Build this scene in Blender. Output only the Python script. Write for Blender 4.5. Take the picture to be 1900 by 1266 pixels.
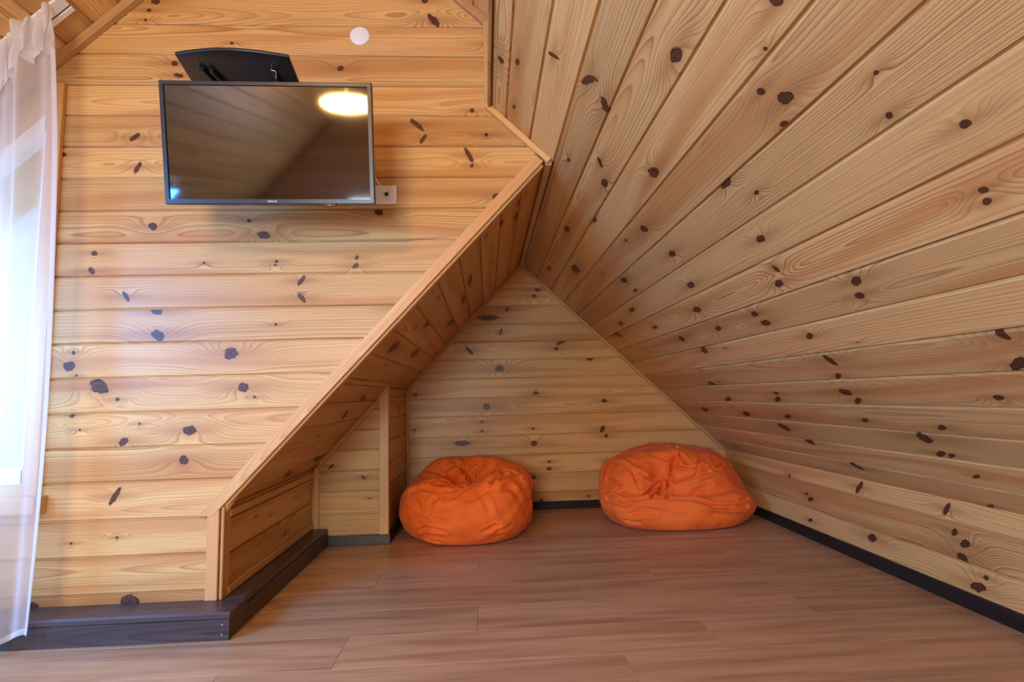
import bpy, bmesh, math, random
import numpy as np
from mathutils import Vector, Matrix

# ------------------------------------------------------------------ camera, sky, lights, exposure
for o in list(bpy.data.objects):
    bpy.data.objects.remove(o, do_unlink=True)
SC = bpy.context.scene
COL = SC.collection
random.seed(7)
RNG = np.random.default_rng(7)

F_PX, YAW, PITCH, ROLL, EYE = 965.7, 0.05197, 0.10364, -0.02597, 0.85
cam_d = bpy.data.cameras.new('camera')
cam = bpy.data.objects.new('camera', cam_d)
COL.objects.link(cam)
fw = Vector((math.sin(YAW) * math.cos(PITCH), math.cos(YAW) * math.cos(PITCH), math.sin(PITCH)))
rt = Vector((math.cos(YAW), -math.sin(YAW), 0))
up = rt.cross(fw)
r2 = math.cos(ROLL) * rt + math.sin(ROLL) * up
u2 = -math.sin(ROLL) * rt + math.cos(ROLL) * up
M = Matrix((r2, u2, -fw)).transposed().to_4x4()
M.translation = Vector((0, 0, EYE))
cam.matrix_world = M
cam_d.sensor_width = 36
cam_d.lens = F_PX / 1900 * 36
cam_d.clip_start = 0.05
SC.camera = cam

SC.view_settings.view_transform = 'Standard'
SC.view_settings.look = 'None'
SC.view_settings.gamma = 1
SC.view_settings.use_curve_mapping = False
SC.view_settings.exposure = -0.10

world = bpy.data.worlds.new('sky')
SC.world = world
world.use_nodes = True
wb = world.node_tree.nodes['Background']
wb.inputs[0].default_value = (0.62, 0.80, 1.0, 1)
wb.inputs[1].default_value = 1.2

def area_light(name, loc, direction, sx, sy, power, color):
    d = bpy.data.lights.new(name, 'AREA')
    d.shape = 'RECTANGLE'
    d.size, d.size_y, d.energy, d.color = sx, sy, power, color
    o = bpy.data.objects.new(name, d)
    COL.objects.link(o)
    o.location = loc
    o.rotation_euler = Vector(direction).to_track_quat('-Z', 'Y').to_euler()
    return o

# daylight entering by the three windows of the attic
area_light('roof_window_daylight', (-2.610, 0.26, 1.415), (0.689, 0, -0.725), 1.6, 0.74, 182, (0.06, 0.35, 1.0))
area_light('gable_window_daylight', (-0.95, -2.47, 1.19), (0, 1, -0.05), 1.1, 0.82, 118, (0.68, 0.82, 0.92))
area_light('front_window_daylight', (-2.25, 2.40, 0.97), (0.15, -1, -0.2), 0.9, 0.74, 75, (0.30, 0.64, 1.0))

SC.cycles.max_bounces = 8
SC.cycles.diffuse_bounces = 5
SC.cycles.glossy_bounces = 4
SC.cycles.transmission_bounces = 4
SC.cycles.transparent_max_bounces = 10

# ------------------------------------------------------------------ main dimensions (metres)
TVY, BACKY, REARY = 2.15, 3.97, -2.55
AX, AZ = 0.287, 1.868            # apex of the alcove
SLR, SLL = 0.9585, 1.075         # slope of right roof, of left soffit
KNX, LKX, PX, PY = 1.82, -1.04, -0.60, 3.21
LEFTX = -3.1
CHX = 0.045                      # cheek under the upper ceiling
ULS, URS = 0.95, 0.92
def z_right(x): return AZ - SLR * (x - AX)
def z_soff(x): return AZ + SLL * (x - AX)
def z_upl(x): return 2.625 + ULS * (x + 1.441)
def z_upr(x): return 2.50 + URS * (CHX - x)
RIDX = (2.50 + URS * CHX - 2.625 - ULS * 1.441) / (ULS + URS)
RIDZ = z_upl(RIDX)

# ------------------------------------------------------------------ node helper
class NT:
    def __init__(s, tree): s.t = tree
    def node(s, typ, **kw):
        n = s.t.nodes.new(typ)
        for k, v in kw.items(): setattr(n, k, v)
        return n
    def put(s, sock, v):
        if isinstance(v, S): s.t.links.new(v.s, sock)
        elif v is not None: sock.default_value = v
    def m(s, op, *a, clamp=False):
        n = s.node('ShaderNodeMath', operation=op, use_clamp=clamp)
        for i, v in enumerate(a): s.put(n.inputs[i], v)
        return S(s, n.outputs[0])
    def vec(s, x, y, z=0.0):
        n = s.node('ShaderNodeCombineXYZ')
        for i, v in enumerate((x, y, z)): s.put(n.inputs[i], v)
        return S(s, n.outputs[0])
    def sep(s, v):
        n = s.node('ShaderNodeSeparateXYZ'); s.put(n.inputs[0], v)
        return [S(s, o) for o in n.outputs]
    def noise(s, v, scale=1.0, detail=2.0, rough=0.5, dist=0.0):
        n = s.node('ShaderNodeTexNoise')
        s.put(n.inputs['Vector'], v)
        n.inputs['Scale'].default_value = scale
        n.inputs['Detail'].default_value = detail
        n.inputs['Roughness'].default_value = rough
        n.inputs['Distortion'].default_value = dist
        return S(s, n.outputs['Fac'])
    def attr(s, name, typ='OBJECT'):
        n = s.node('ShaderNodeAttribute', attribute_type=typ, attribute_name=name)
        return n
    def fattr(s, name): return S(s, s.attr(name).outputs['Fac'])
    def vattr(s, name): return S(s, s.attr(name).outputs['Vector'])
    def ss(s, x, a, b):
        n = s.node('ShaderNodeMapRange', interpolation_type='SMOOTHSTEP')
        s.put(n.inputs['Value'], x); s.put(n.inputs['From Min'], a); s.put(n.inputs['From Max'], b)
        return S(s, n.outputs[0])
    def mix(s, f, a, b, mode='MIX'):
        n = s.node('ShaderNodeMix', data_type='RGBA', blend_type=mode)
        s.put(n.inputs[0], f)
        for k, v in ((6, a), (7, b)):
            if isinstance(v, S): s.t.links.new(v.s, n.inputs[k])
            else: n.inputs[k].default_value = (*v, 1)
        return S(s, n.outputs[2])
    def uv(s):
        return S(s, s.node('ShaderNodeUVMap').outputs[0])

class S:
    def __init__(s, nt, sock): s.n, s.s = nt, sock
    def __add__(a, b): return a.n.m('ADD', a, b)
    __radd__ = __add__
    def __sub__(a, b): return a.n.m('SUBTRACT', a, b)
    def __rsub__(a, b): return a.n.m('SUBTRACT', b, a)
    def __mul__(a, b): return a.n.m('MULTIPLY', a, b)
    __rmul__ = __mul__
    def __truediv__(a, b): return a.n.m('DIVIDE', a, b)
    def max(a, b): return a.n.m('MAXIMUM', a, b)
    def min(a, b): return a.n.m('MINIMUM', a, b)
    def sqrt(a): return a.n.m('SQRT', a)
    def fract(a): return a.n.m('FRACT', a)
    def exp(a): return a.n.m('EXPONENT', a)

def new_mat(name):
    m = bpy.data.materials.new(name)
    m.use_nodes = True
    nt = NT(m.node_tree)
    bs = m.node_tree.nodes['Principled BSDF']
    return m, nt, bs

NK = 7   # knots one board can carry

def wood_material(name, early, late, knots=0, rough=0.42, grain=1.0, bump=0.0, spec=0.35):
    """Pine: growth rings cut flat, bent round the knots listed on each board."""
    m, n, bs = new_mat(name)
    u, v, _ = n.sep(n.uv())
    seed = n.fattr('seed')
    low = n.noise(n.vec(u * 0.9 + seed * 17.3, v * 2.0 + seed * 5.1, seed), 1.0, 0.0) - 0.5
    fine = n.noise(n.vec(u * 2.5 + seed * 3.7, v * 22.0, seed * 2.0), 1.0, 1.0) - 0.5
    hh = n.fattr('pith_depth') + low * 0.11
    vv = v - n.fattr('pith') + fine * 0.006
    r = (vv * vv + hh * hh).sqrt()
    kmask = kring = halo = None
    if knots:
        jag = n.noise(n.vec(u * 60.0, v * 60.0, seed), 1.0, 1.0) - 0.5
        for i in range(knots):
            ku, kv, kr = n.sep(n.vattr('k%d' % i))
            ke, ka, _ = n.sep(n.vattr('s%d' % i))
            kr = kr.max(0.0005)
            du, dv = u - ku, v - kv
            # ring lines swell round the knot
            q = (du / (kr * 4.5 + 0.016))
            p = (dv / (kr * 2.0 + 0.006))
            r = r + (kr * 2.5 + 0.004) * ((q * q + p * p) * -1.0).exp()
            ca, sa = n.m('COSINE', ka), n.m('SINE', ka)
            x = (du * ca + dv * sa) / (kr * ke.max(1.0))
            y = (dv * ca - du * sa) / kr
            k = (x * x + y * y).sqrt() + jag * 0.7
            mk = 1.0 - n.ss(k, 0.78, 1.08)
            hq, hp = du / (kr * 7.0 + 0.01), dv / (kr * 1.3 + 0.002)
            h = ((hq * hq + hp * hp) * -1.0).exp()
            kmask = mk if kmask is None else kmask.max(mk)
            halo = h if halo is None else halo.max(h)
            rg = k * mk
            kring = rg if kring is None else kring.max(rg)
    freq = n.fattr('ring_freq')
    rr = r * freq
    space = n.noise(n.vec(rr * 0.33, seed * 31.0, u * 0.15), 1.0, 0.0) - 0.5
    ph = (rr + space * 2.6 + fine * 0.35).fract()
    line = (n.ss(ph, 0.15, 0.88) * 0.55 + n.ss(ph, 0.70, 0.88) * 0.45) * (1.0 - n.ss(ph, 0.90, 1.0))
    vary = n.noise(n.vec(u * 1.2 + seed, v * 14.0, seed * 9.0), 1.0, 1.0)
    fib = n.noise(n.vec(u * 9.0, v * 420.0, seed), 1.0, 2.0)
    base = n.mix(line * (vary * 1.35 + 0.15) * n.fattr('contrast') * grain, early, late)
    base = n.mix(n.ss(fib, 0.35, 0.8) * 0.26, base, late)
    # heartwood side of a board is redder
    heart = n.ss(n.noise(n.vec(u * 0.5 + seed * 11.0, v * 13.0 + low * 2.0, seed * 4.0), 1.0, 1.0), 0.47, 0.66)
    base = n.mix(heart * 0.60, base, (late[0] * 1.3, late[1] * 1.2, late[2] * 1.1), 'MIX')
    if knots:
        base = n.mix(halo * 0.55, base, (late[0] * 0.8, late[1] * 0.7, late[2] * 0.6))
        inner = n.ss((kring * 3.0).fract(), 0.2, 0.9)
        kc = n.mix(inner, (0.050, 0.018, 0.008), (0.150, 0.052, 0.018))
        kc = n.mix(n.ss(kring, 0.66, 0.92), kc, (0.022, 0.010, 0.007))
        base = n.mix(kmask, base, kc)
    tint = n.fattr('tint')
    col = n.mix(1.0, base, n.vec(tint, tint, tint), 'MULTIPLY')
    n.t.links.new(col.s, bs.inputs['Base Color'])
    bs.inputs['Roughness'].default_value = rough
    bs.inputs['Specular IOR Level'].default_value = spec
    if bump:
        b = n.node('ShaderNodeBump')
        b.inputs['Strength'].default_value = bump
        b.inputs['Distance'].default_value = 0.002
        n.put(b.inputs['Height'], fib)
        n.t.links.new(b.outputs[0], bs.inputs['Normal'])
    return m

EARLY, LATE = (0.72, 0.435, 0.160), (0.38, 0.158, 0.043)
PINES = [wood_material('pine_panelling_%d' % k, EARLY, LATE, k) for k in range(NK + 1)]
PINE = PINES[0]
TRIM = wood_material('pine_trim', (0.71, 0.42, 0.160), (0.45, 0.22, 0.085), grain=0.8)
STAIN = wood_material('dark_stained_wood', (0.078, 0.052, 0.046), (0.024, 0.016, 0.015), rough=0.36, bump=0.25, spec=0.5)

JET = wood_material('black_stained_wood', (0.026, 0.020, 0.017), (0.010, 0.008, 0.007), rough=0.5, bump=0.2, spec=0.25)

def simple(name, col, rough=0.5, metal=0.0, spec=0.5, emit=None, strength=0.0, ior=None, even=False):
    m, n, bs = new_mat(name)
    bs.inputs['Base Color'].default_value = (*col, 1)
    bs.inputs['Roughness'].default_value = rough
    bs.inputs['Metallic'].default_value = metal
    bs.inputs['Specular IOR Level'].default_value = spec
    if ior: bs.inputs['IOR'].default_value = ior
    # a trace of unevenness in the gloss
    tc = n.node('ShaderNodeTexCoord')
    f = n.noise(S(n, tc.outputs['Object']), 40.0, 2.0)
    if not even: n.put(bs.inputs['Roughness'], f * 0.08 + (rough - 0.04))
    if emit:
        bs.inputs['Emission Color'].default_value = (*emit, 1)
        bs.inputs['Emission Strength'].default_value = strength
    return m

BLACK = simple('black_plastic', (0.012, 0.012, 0.014), 0.32)
BEZEL = simple('dark_grey_bezel', (0.020, 0.020, 0.022), 0.30)
SCREEN = simple('glossy_screen', (0.004, 0.004, 0.004), 0.05, spec=0.5, ior=1.95, even=True)
WHITE = simple('white_plastic', (0.80, 0.78, 0.76), 0.35)
SILVER = simple('silver_print', (0.75, 0.75, 0.75), 0.4)
LED = simple('red_led', (0.5, 0.01, 0.01), 0.3, emit=(1, 0.03, 0.02), strength=2.0)
LAMPM = simple('lamp_diffuser', (0.9, 0.88, 0.84), 0.5, emit=(1.0, 0.60, 0.20), strength=95.0)
METAL = simple('galvanised_screw', (0.45, 0.46, 0.48), 0.35, metal=1.0)
FRAMEW = simple('white_window_frame', (0.82, 0.83, 0.84), 0.4)

def make_floor_mat():
    m, n, bs = new_mat('laminate_oak')
    u, v, _ = n.sep(n.uv())
    seed = n.fattr('seed')
    a = n.noise(n.vec(u * 1.3 + seed * 13.0, v * 16.0, seed * 3.0), 1.0, 3.0, 0.55, 0.6)
    b = n.noise(n.vec(u * 4.0 + seed * 7.0, v * 90.0, seed), 1.0, 3.0)
    c = n.noise(n.vec(u * 0.9 + seed * 29.0, v * 6.0, seed * 8.0), 1.0, 1.0)
    col = n.mix(n.ss(a, 0.35, 0.75), (0.50, 0.300, 0.158), (0.33, 0.178, 0.084))
    col = n.mix(n.ss(b, 0.45, 0.8) * 0.35, col, (0.25, 0.135, 0.075))
    col = n.mix(n.ss(c, 0.58, 0.8) * 0.5, col, (0.20, 0.105, 0.058))
    tint = n.fattr('tint')
    col = n.mix(1.0, col, n.vec(tint, tint, tint), 'MULTIPLY')
    n.t.links.new(col.s, bs.inputs['Base Color'])
    n.put(bs.inputs['Roughness'], b * 0.12 + 0.30)
    bs.inputs['Specular IOR Level'].default_value = 0.45
    bp = n.node('ShaderNodeBump')
    bp.inputs['Strength'].default_value = 0.06
    bp.inputs['Distance'].default_value = 0.002
    n.put(bp.inputs['Height'], b)
    n.t.links.new(bp.outputs[0], bs.inputs['Normal'])
    return m
FLOORM = make_floor_mat()

def make_fabric():
    m, n, bs = new_mat('orange_fabric')
    tc = n.node('ShaderNodeTexCoord')
    p = S(n, tc.outputs['Object'])
    f = n.noise(p, 9.0, 3.0)
    g = n.noise(p, 700.0, 1.0)
    col = n.mix(n.ss(f, 0.3, 0.75), (0.93, 0.175, 0.026), (0.82, 0.140, 0.019))
    n.t.links.new(col.s, bs.inputs['Base Color'])
    bs.inputs['Roughness'].default_value = 0.78
    bs.inputs['Specular IOR Level'].default_value = 0.12
    bs.inputs['Sheen Weight'].default_value = 0.06
    bs.inputs['Sheen Roughness'].default_value = 0.4
    bp = n.node('ShaderNodeBump')
    bp.inputs['Strength'].default_value = 0.25
    bp.inputs['Distance'].default_value = 0.004
    w = n.noise(p, 26.0, 4.0, 0.6, 0.8)
    n.put(bp.inputs['Height'], w * 1.0 + g * 0.12)
    n.t.links.new(bp.outputs[0], bs.inputs['Normal'])
    return m
FABRIC = make_fabric()

def make_sheer():
    m = bpy.data.materials.new('sheer_voile')
    m.use_nodes = True
    n = NT(m.node_tree)
    m.node_tree.nodes.remove(m.node_tree.nodes['Principled BSDF'])
    out = m.node_tree.nodes['Material Output']
    tr = n.node('ShaderNodeBsdfTransparent')
    di = n.node('ShaderNodeBsdfDiffuse'); di.inputs[0].default_value = (0.86, 0.86, 0.90, 1)
    tl = n.node('ShaderNodeBsdfTranslucent'); tl.inputs[0].default_value = (0.86, 0.87, 0.92, 1)
    a = n.node('ShaderNodeMixShader'); a.inputs[0].default_value = 0.5
    n.t.links.new(di.outputs[0], a.inputs[1]); n.t.links.new(tl.outputs[0], a.inputs[2])
    b = n.node('ShaderNodeMixShader')
    # the weave closes up where it is seen edge-on
    lw = n.node('ShaderNodeLayerWeight'); lw.inputs[0].default_value = 0.35
    n.put(b.inputs[0], S(n, lw.outputs['Facing']) * 0.5 + n.fattr('density'))
    n.t.links.new(tr.outputs[0], b.inputs[1]); n.t.links.new(a.outputs[0], b.inputs[2])
    n.t.links.new(b.outputs[0], out.inputs[0])
    return m
SHEER = make_sheer()

def make_glass():
    m = bpy.data.materials.new('window_glass')
    m.use_nodes = True
    n = NT(m.node_tree)
    m.node_tree.nodes.remove(m.node_tree.nodes['Principled BSDF'])
    out = m.node_tree.nodes['Material Output']
    tr = n.node('ShaderNodeBsdfTransparent')
    gl = n.node('ShaderNodeBsdfGlossy'); gl.inputs['Roughness'].default_value = 0.02
    fr = n.node('ShaderNodeFresnel'); fr.inputs[0].default_value = 1.25
    b = n.node('ShaderNodeMixShader')
    n.t.links.new(fr.outputs[0], b.inputs[0]); n.t.links.new(tr.outputs[0], b.inputs[1]); n.t.links.new(gl.outputs[0], b.inputs[2])
    n.t.links.new(b.outputs[0], out.inputs[0])
    return m
GLASS = make_glass()

# ------------------------------------------------------------------ object helpers
def link(name, me, mat, parent=None):
    o = bpy.data.objects.new(name, me)
    COL.objects.link(o)
    if mat: me.materials.append(mat)
    if parent: o.parent = parent
    return o

def tag(o, label=None, cat=None, group=None, kind=None):
    if label: o['label'] = label
    if cat: o['category'] = cat
    if group: o['group'] = group
    if kind: o['kind'] = kind
    return o

def empty(name, loc=(0, 0, 0)):
    o = bpy.data.objects.new(name, None)
    COL.objects.link(o)
    o.location = loc
    o.empty_display_size = 0.1
    return o

def woodprops(o, w=0.14, tint=None):
    o['seed'] = random.random() * 10
    o['tint'] = tint if tint else random.uniform(0.90, 1.06)
    o['pith'] = random.choice((random.uniform(0.2, 0.8) * w, random.uniform(0.1, 0.9) * w, random.uniform(-0.6, 0.0) * w, random.uniform(1.0, 1.6) * w))
    o['pith_depth'] = random.uniform(0.004, 0.04)
    o['ring_freq'] = random.uniform(85, 170)
    o['contrast'] = random.uniform(0.55, 1.0)
    return o

def mesh_from(name, verts, faces, uvs=None, smooth=False):
    me = bpy.data.meshes.new(name)
    me.from_pydata([tuple(v) for v in verts], [], faces)
    if uvs is not None:
        lay = me.uv_layers.new(name='UVMap')
        for lp in me.loops:
            lay.data[lp.index].uv = uvs[lp.vertex_index]
    bm = bmesh.new(); bm.from_mesh(me)
    bmesh.ops.recalc_face_normals(bm, faces=bm.faces)
    bm.to_mesh(me); bm.free()
    if smooth:
        for p in me.polygons: p.use_smooth = True
    return me

def interp(pts, v):
    """piecewise linear [(v, u), ...]"""
    if v <= pts[0][0]: return pts[0][1]
    for (a, ua), (b, ub) in zip(pts, pts[1:]):
        if v <= b:
            return ua if b - a < 1e-9 else ua + (ub - ua) * (v - a) / (b - a)
    return pts[-1][1]

class Surface:
    """A boarded plane: origin, u along the boards, v across them, n into the room."""
    def __init__(s, O, U, V, N):
        s.O, s.U, s.V, s.N = (Vector(x) for x in (O, U, V, N))
        s.U.normalize(); s.V.normalize(); s.N.normalize()
    def p(s, u, v, h=0.0): return s.O + s.U * u + s.V * v + s.N * h

def boards(surf, parent, v_lines, v_lo, v_hi, left, right, knots=(), mat=None, rand_knots=0.0, name='board', tint=(0.84, 1.08)):
    lines = [v_lo] + [v for v in v_lines if v_lo + 0.012 < v < v_hi - 0.012] + [v_hi]
    brk = sorted({p[0] for p in left} | {p[0] for p in right})
    for a, b in zip(lines, lines[1:]):
        w = b - a
        if w < 0.008: continue
        prof = [(0, -.009), (.0028, -.009), (.0032, -.0052), (.0092, 0.0), (w - .0050, 0.0), (w - .0030, -.0025), (w - .0026, -.009), (w, -.009)]
        if w < .03: prof = [(0, -.009), (.002, -.009), (.004, 0), (w - .003, 0), (w, -.006)]
        pv = [x for x, _ in prof]; ph = [y for _, y in prof]
        vs = sorted(set(pv + [x - a for x in brk if a + .0005 < x < b - .0005]))
        rows = [(x, float(np.interp(x, pv, ph))) for x in vs]
        # end extents of this board at each v
        ring = [(x, h) for x, h in rows] + [(rows[-1][0], -.018), (rows[0][0], -.018)]
        V0, V1, uv0, uv1 = [], [], [], []
        keep = False
        for x, h in ring:
            ul, ur = interp(left, a + x), interp(right, a + x)
            if ur < ul: ur = ul
            if ur - ul > 0.01: keep = True
            V0.append(surf.p(ul, a + x, h)); V1.append(surf.p(ur, a + x, h))
            uv0.append((ul, x)); uv1.append((ur, x))
        if not keep: continue
        n = len(ring)
        faces = [(i, (i + 1) % n, n + (i + 1) % n, n + i) for i in range(n)]
        faces += [tuple(range(n)), tuple(range(2 * n - 1, n - 1, -1))]
        me = mesh_from(name, V0 + V1, faces, uv0 + uv1)
        mine = [k for k in knots if a <= k[1] < b]
        mine.sort(key=lambda k: -k[2])
        mine = [(k[0], k[1] - a, k[2], k[3], k[4]) for k in mine][:NK]
        um, uM = min(x[0] for x in uv0), max(x[0] for x in uv1)
        want = int(rand_knots * (uM - um) + random.random())
        while len(mine) < min(NK, want):
            mine.append((random.uniform(um, uM), random.uniform(.15, .85) * w, random.choice((.004, .005, .007, .009, .012)),
                         random.choice((1.1, 1.3, 1.6, 2.8)), random.uniform(-1.2, 1.2)))
        o = link(name, me, mat or PINES[len(mine)], parent)
        woodprops(o, w, random.uniform(*tint))
        for i, k in enumerate(mine):
            o['k%d' % i] = (float(k[0]), float(k[1]), float(k[2]) * .9)
            o['s%d' % i] = (float(k[3]), float(k[4]), 1.0)

def slab(name, pts, nrm, thick, mat, parent=None):
    """flat polygon with thickness behind it"""
    nrm = Vector(nrm).normalized()
    A = [Vector(p) for p in pts]
    B = [p - nrm * thick for p in A]
    n = len(A)
    faces = [tuple(range(n)), tuple(range(2 * n - 1, n - 1, -1))] + [(i, (i + 1) % n, n + (i + 1) % n, n + i) for i in range(n)]
    vs = A + B
    me = mesh_from(name, vs, faces, [(p.x + p.y, p.z) for p in vs])
    o = link(name, me, mat, parent)
    woodprops(o, .14, 1.0)
    return o

def bar(name, p0, p1, a, b, mat=None, parent=None, bevel=0.003, cut0=None, cut1=None, tint=None):
    """a stick from p0 to p1; a and b are the two edge vectors of its section; cut0/cut1 = normals of mitred ends"""
    mat = mat or TRIM
    p0, p1, a, b = (Vector(x) for x in (p0, p1, a, b))
    d = (p1 - p0).normalized()
    la, lb = a.length, b.length
    an, bn = a.normalized(), b.normalized()
    c = min(bevel, la * .3, lb * .3)
    sec = [(c, 0), (la - c, 0), (la, c), (la, lb - c), (la - c, lb), (c, lb), (0, lb - c), (0, c)]
    def end(P, cut):
        out = []
        for x, y in sec:
            q = P + an * x + bn * y
            if cut is not None:
                n_ = Vector(cut)
                q = q + d * ((P - q).dot(n_) / d.dot(n_))
            out.append(q)
        return out
    A, B = end(p0, cut0), end(p1, cut1)
    n = len(sec)
    faces = [(i, (i + 1) % n, n + (i + 1) % n, n + i) for i in range(n)] + [tuple(range(n)), tuple(range(2 * n - 1, n - 1, -1))]
    L = (p1 - p0).length
    per = [x + y for x, y in sec]
    me = mesh_from(name, A + B, faces, [(0, q) for q in per] + [(L, q) for q in per])
    o = link(name, me, mat, parent)
    woodprops(o, la, tint or random.uniform(.95, 1.05))
    return o

def lathe(name, prof, mat, parent=None, seg=40, loc=(0, 0, 0), axis='Z', smooth=True):
    vs, fs = [], []
    k = len(prof)
    for i in range(seg):
        t = 2 * math.pi * i / seg
        for r, h in prof:
            x, y = r * math.cos(t), r * math.sin(t)
            vs.append((x, y, h) if axis == 'Z' else (x, -h, y) if axis == 'Y' else (h, x, y))
    for i in range(seg):
        j = (i + 1) % seg
        for q in range(k - 1):
            fs.append((i * k + q, j * k + q, j * k + q + 1, i * k + q + 1))
    me = mesh_from(name, vs, fs, smooth=False)
    bm = bmesh.new(); bm.from_mesh(me)
    bmesh.ops.remove_doubles(bm, verts=bm.verts, dist=1e-5)
    bm.to_mesh(me); bm.free()
    if smooth:
        for p in me.polygons: p.use_smooth = True
        me.set_sharp_from_angle(angle=math.radians(35))
    o = link(name, me, mat, parent)
    o.location = loc
    return o

def tube(name, pts, r, mat, parent=None, res=8):
    cu = bpy.data.curves.new(name, 'CURVE')
    cu.dimensions = '3D'
    cu.bevel_depth = r
    cu.bevel_resolution = 2
    cu.use_fill_caps = True
    sp = cu.splines.new('BEZIER')
    sp.bezier_points.add(len(pts) - 1)
    for bp, p in zip(sp.bezier_points, pts):
        bp.co = p
        bp.handle_left_type = bp.handle_right_type = 'AUTO'
    sp.resolution_u = res
    o = bpy.data.objects.new(name + '_tmp', cu)
    COL.objects.link(o)
    dg = bpy.context.evaluated_depsgraph_get()
    me = bpy.data.meshes.new_from_object(o.evaluated_get(dg))
    bpy.data.objects.remove(o, do_unlink=True)
    me.materials.clear()
    for p in me.polygons: p.use_smooth = True
    return link(name, me, mat, parent)

def box(name, lo, hi, mat, parent=None, bevel=0.002, seg=2):
    bm = bmesh.new()
    bmesh.ops.create_cube(bm, size=1)
    lo, hi = Vector(lo), Vector(hi)
    for v in bm.verts:
        v.co = Vector((lo[i] if v.co[i] < 0 else hi[i] for i in range(3)))
    if bevel:
        bmesh.ops.bevel(bm, geom=bm.edges[:], offset=bevel, segments=seg, affect='EDGES', profile=.5)
    me = bpy.data.meshes.new(name)
    lay = bm.loops.layers.uv.new('UVMap')
    for f in bm.faces:
        for l in f.loops: l[lay].uv = (l.vert.co.x + l.vert.co.y, l.vert.co.z)
    bm.to_mesh(me); bm.free()
    o = link(name, me, mat, parent)
    woodprops(o, .1, 1.0)
    return o


# ------------------------------------------------------------------ floor
floor = slab('floor', [(LEFTX - .1, REARY - .1, -.012), (KNX + .1, REARY - .1, -.012), (KNX + .1, BACKY + .1, -.012), (LEFTX - .1, BACKY + .1, -.012)], (0, 0, 1), .05, FLOORM)
tag(floor, 'brown laminate floor of long oak planks', 'floor', kind='structure')
PW, PL = 0.226, 1.285
offs = {0: -0.05, -1: -0.51, -2: 0.432, 1: 0.39, 2: -0.525, 3: -0.055}
row = 0
for k in range(-19, 9):
    y0 = 2.002 + PW * k
    y1 = min(y0 + PW, BACKY)
    y0 = max(y0, REARY)
    if y1 - y0 < .02: continue
    off = offs.get(k, random.uniform(0, PL))
    x = off - PL * math.ceil((off - LEFTX) / PL)
    while x < KNX:
        xa, xb = max(x, LEFTX), min(x + PL, KNX)
        x += PL
        if xb - xa < .02: continue
        g, c = .0004, .0009
        A = [(xa + g, y0 + g), (xb - g, y0 + g), (xb - g, y1 - g), (xa + g, y1 - g)]
        Bq = [(xa + g + c, y0 + g + c), (xb - g - c, y0 + g + c), (xb - g - c, y1 - g - c), (xa + g + c, y1 - g - c)]
        vs = [(p[0], p[1], -.011) for p in A] + [(p[0], p[1], -.0007) for p in A] + [(p[0], p[1], 0) for p in Bq]
        fs = [(0, 1, 2, 3)] + [(i, (i + 1) % 4, 4 + (i + 1) % 4, 4 + i) for i in range(4)] + [(4 + i, 4 + (i + 1) % 4, 8 + (i + 1) % 4, 8 + i) for i in range(4)] + [(8, 9, 10, 11)]
        me = mesh_from('plank', vs, fs, [(q[0], q[1] - y0) for q in vs])
        o = link('plank', me, FLOORM, floor)
        woodprops(o, PW, random.uniform(.90, 1.10))

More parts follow.
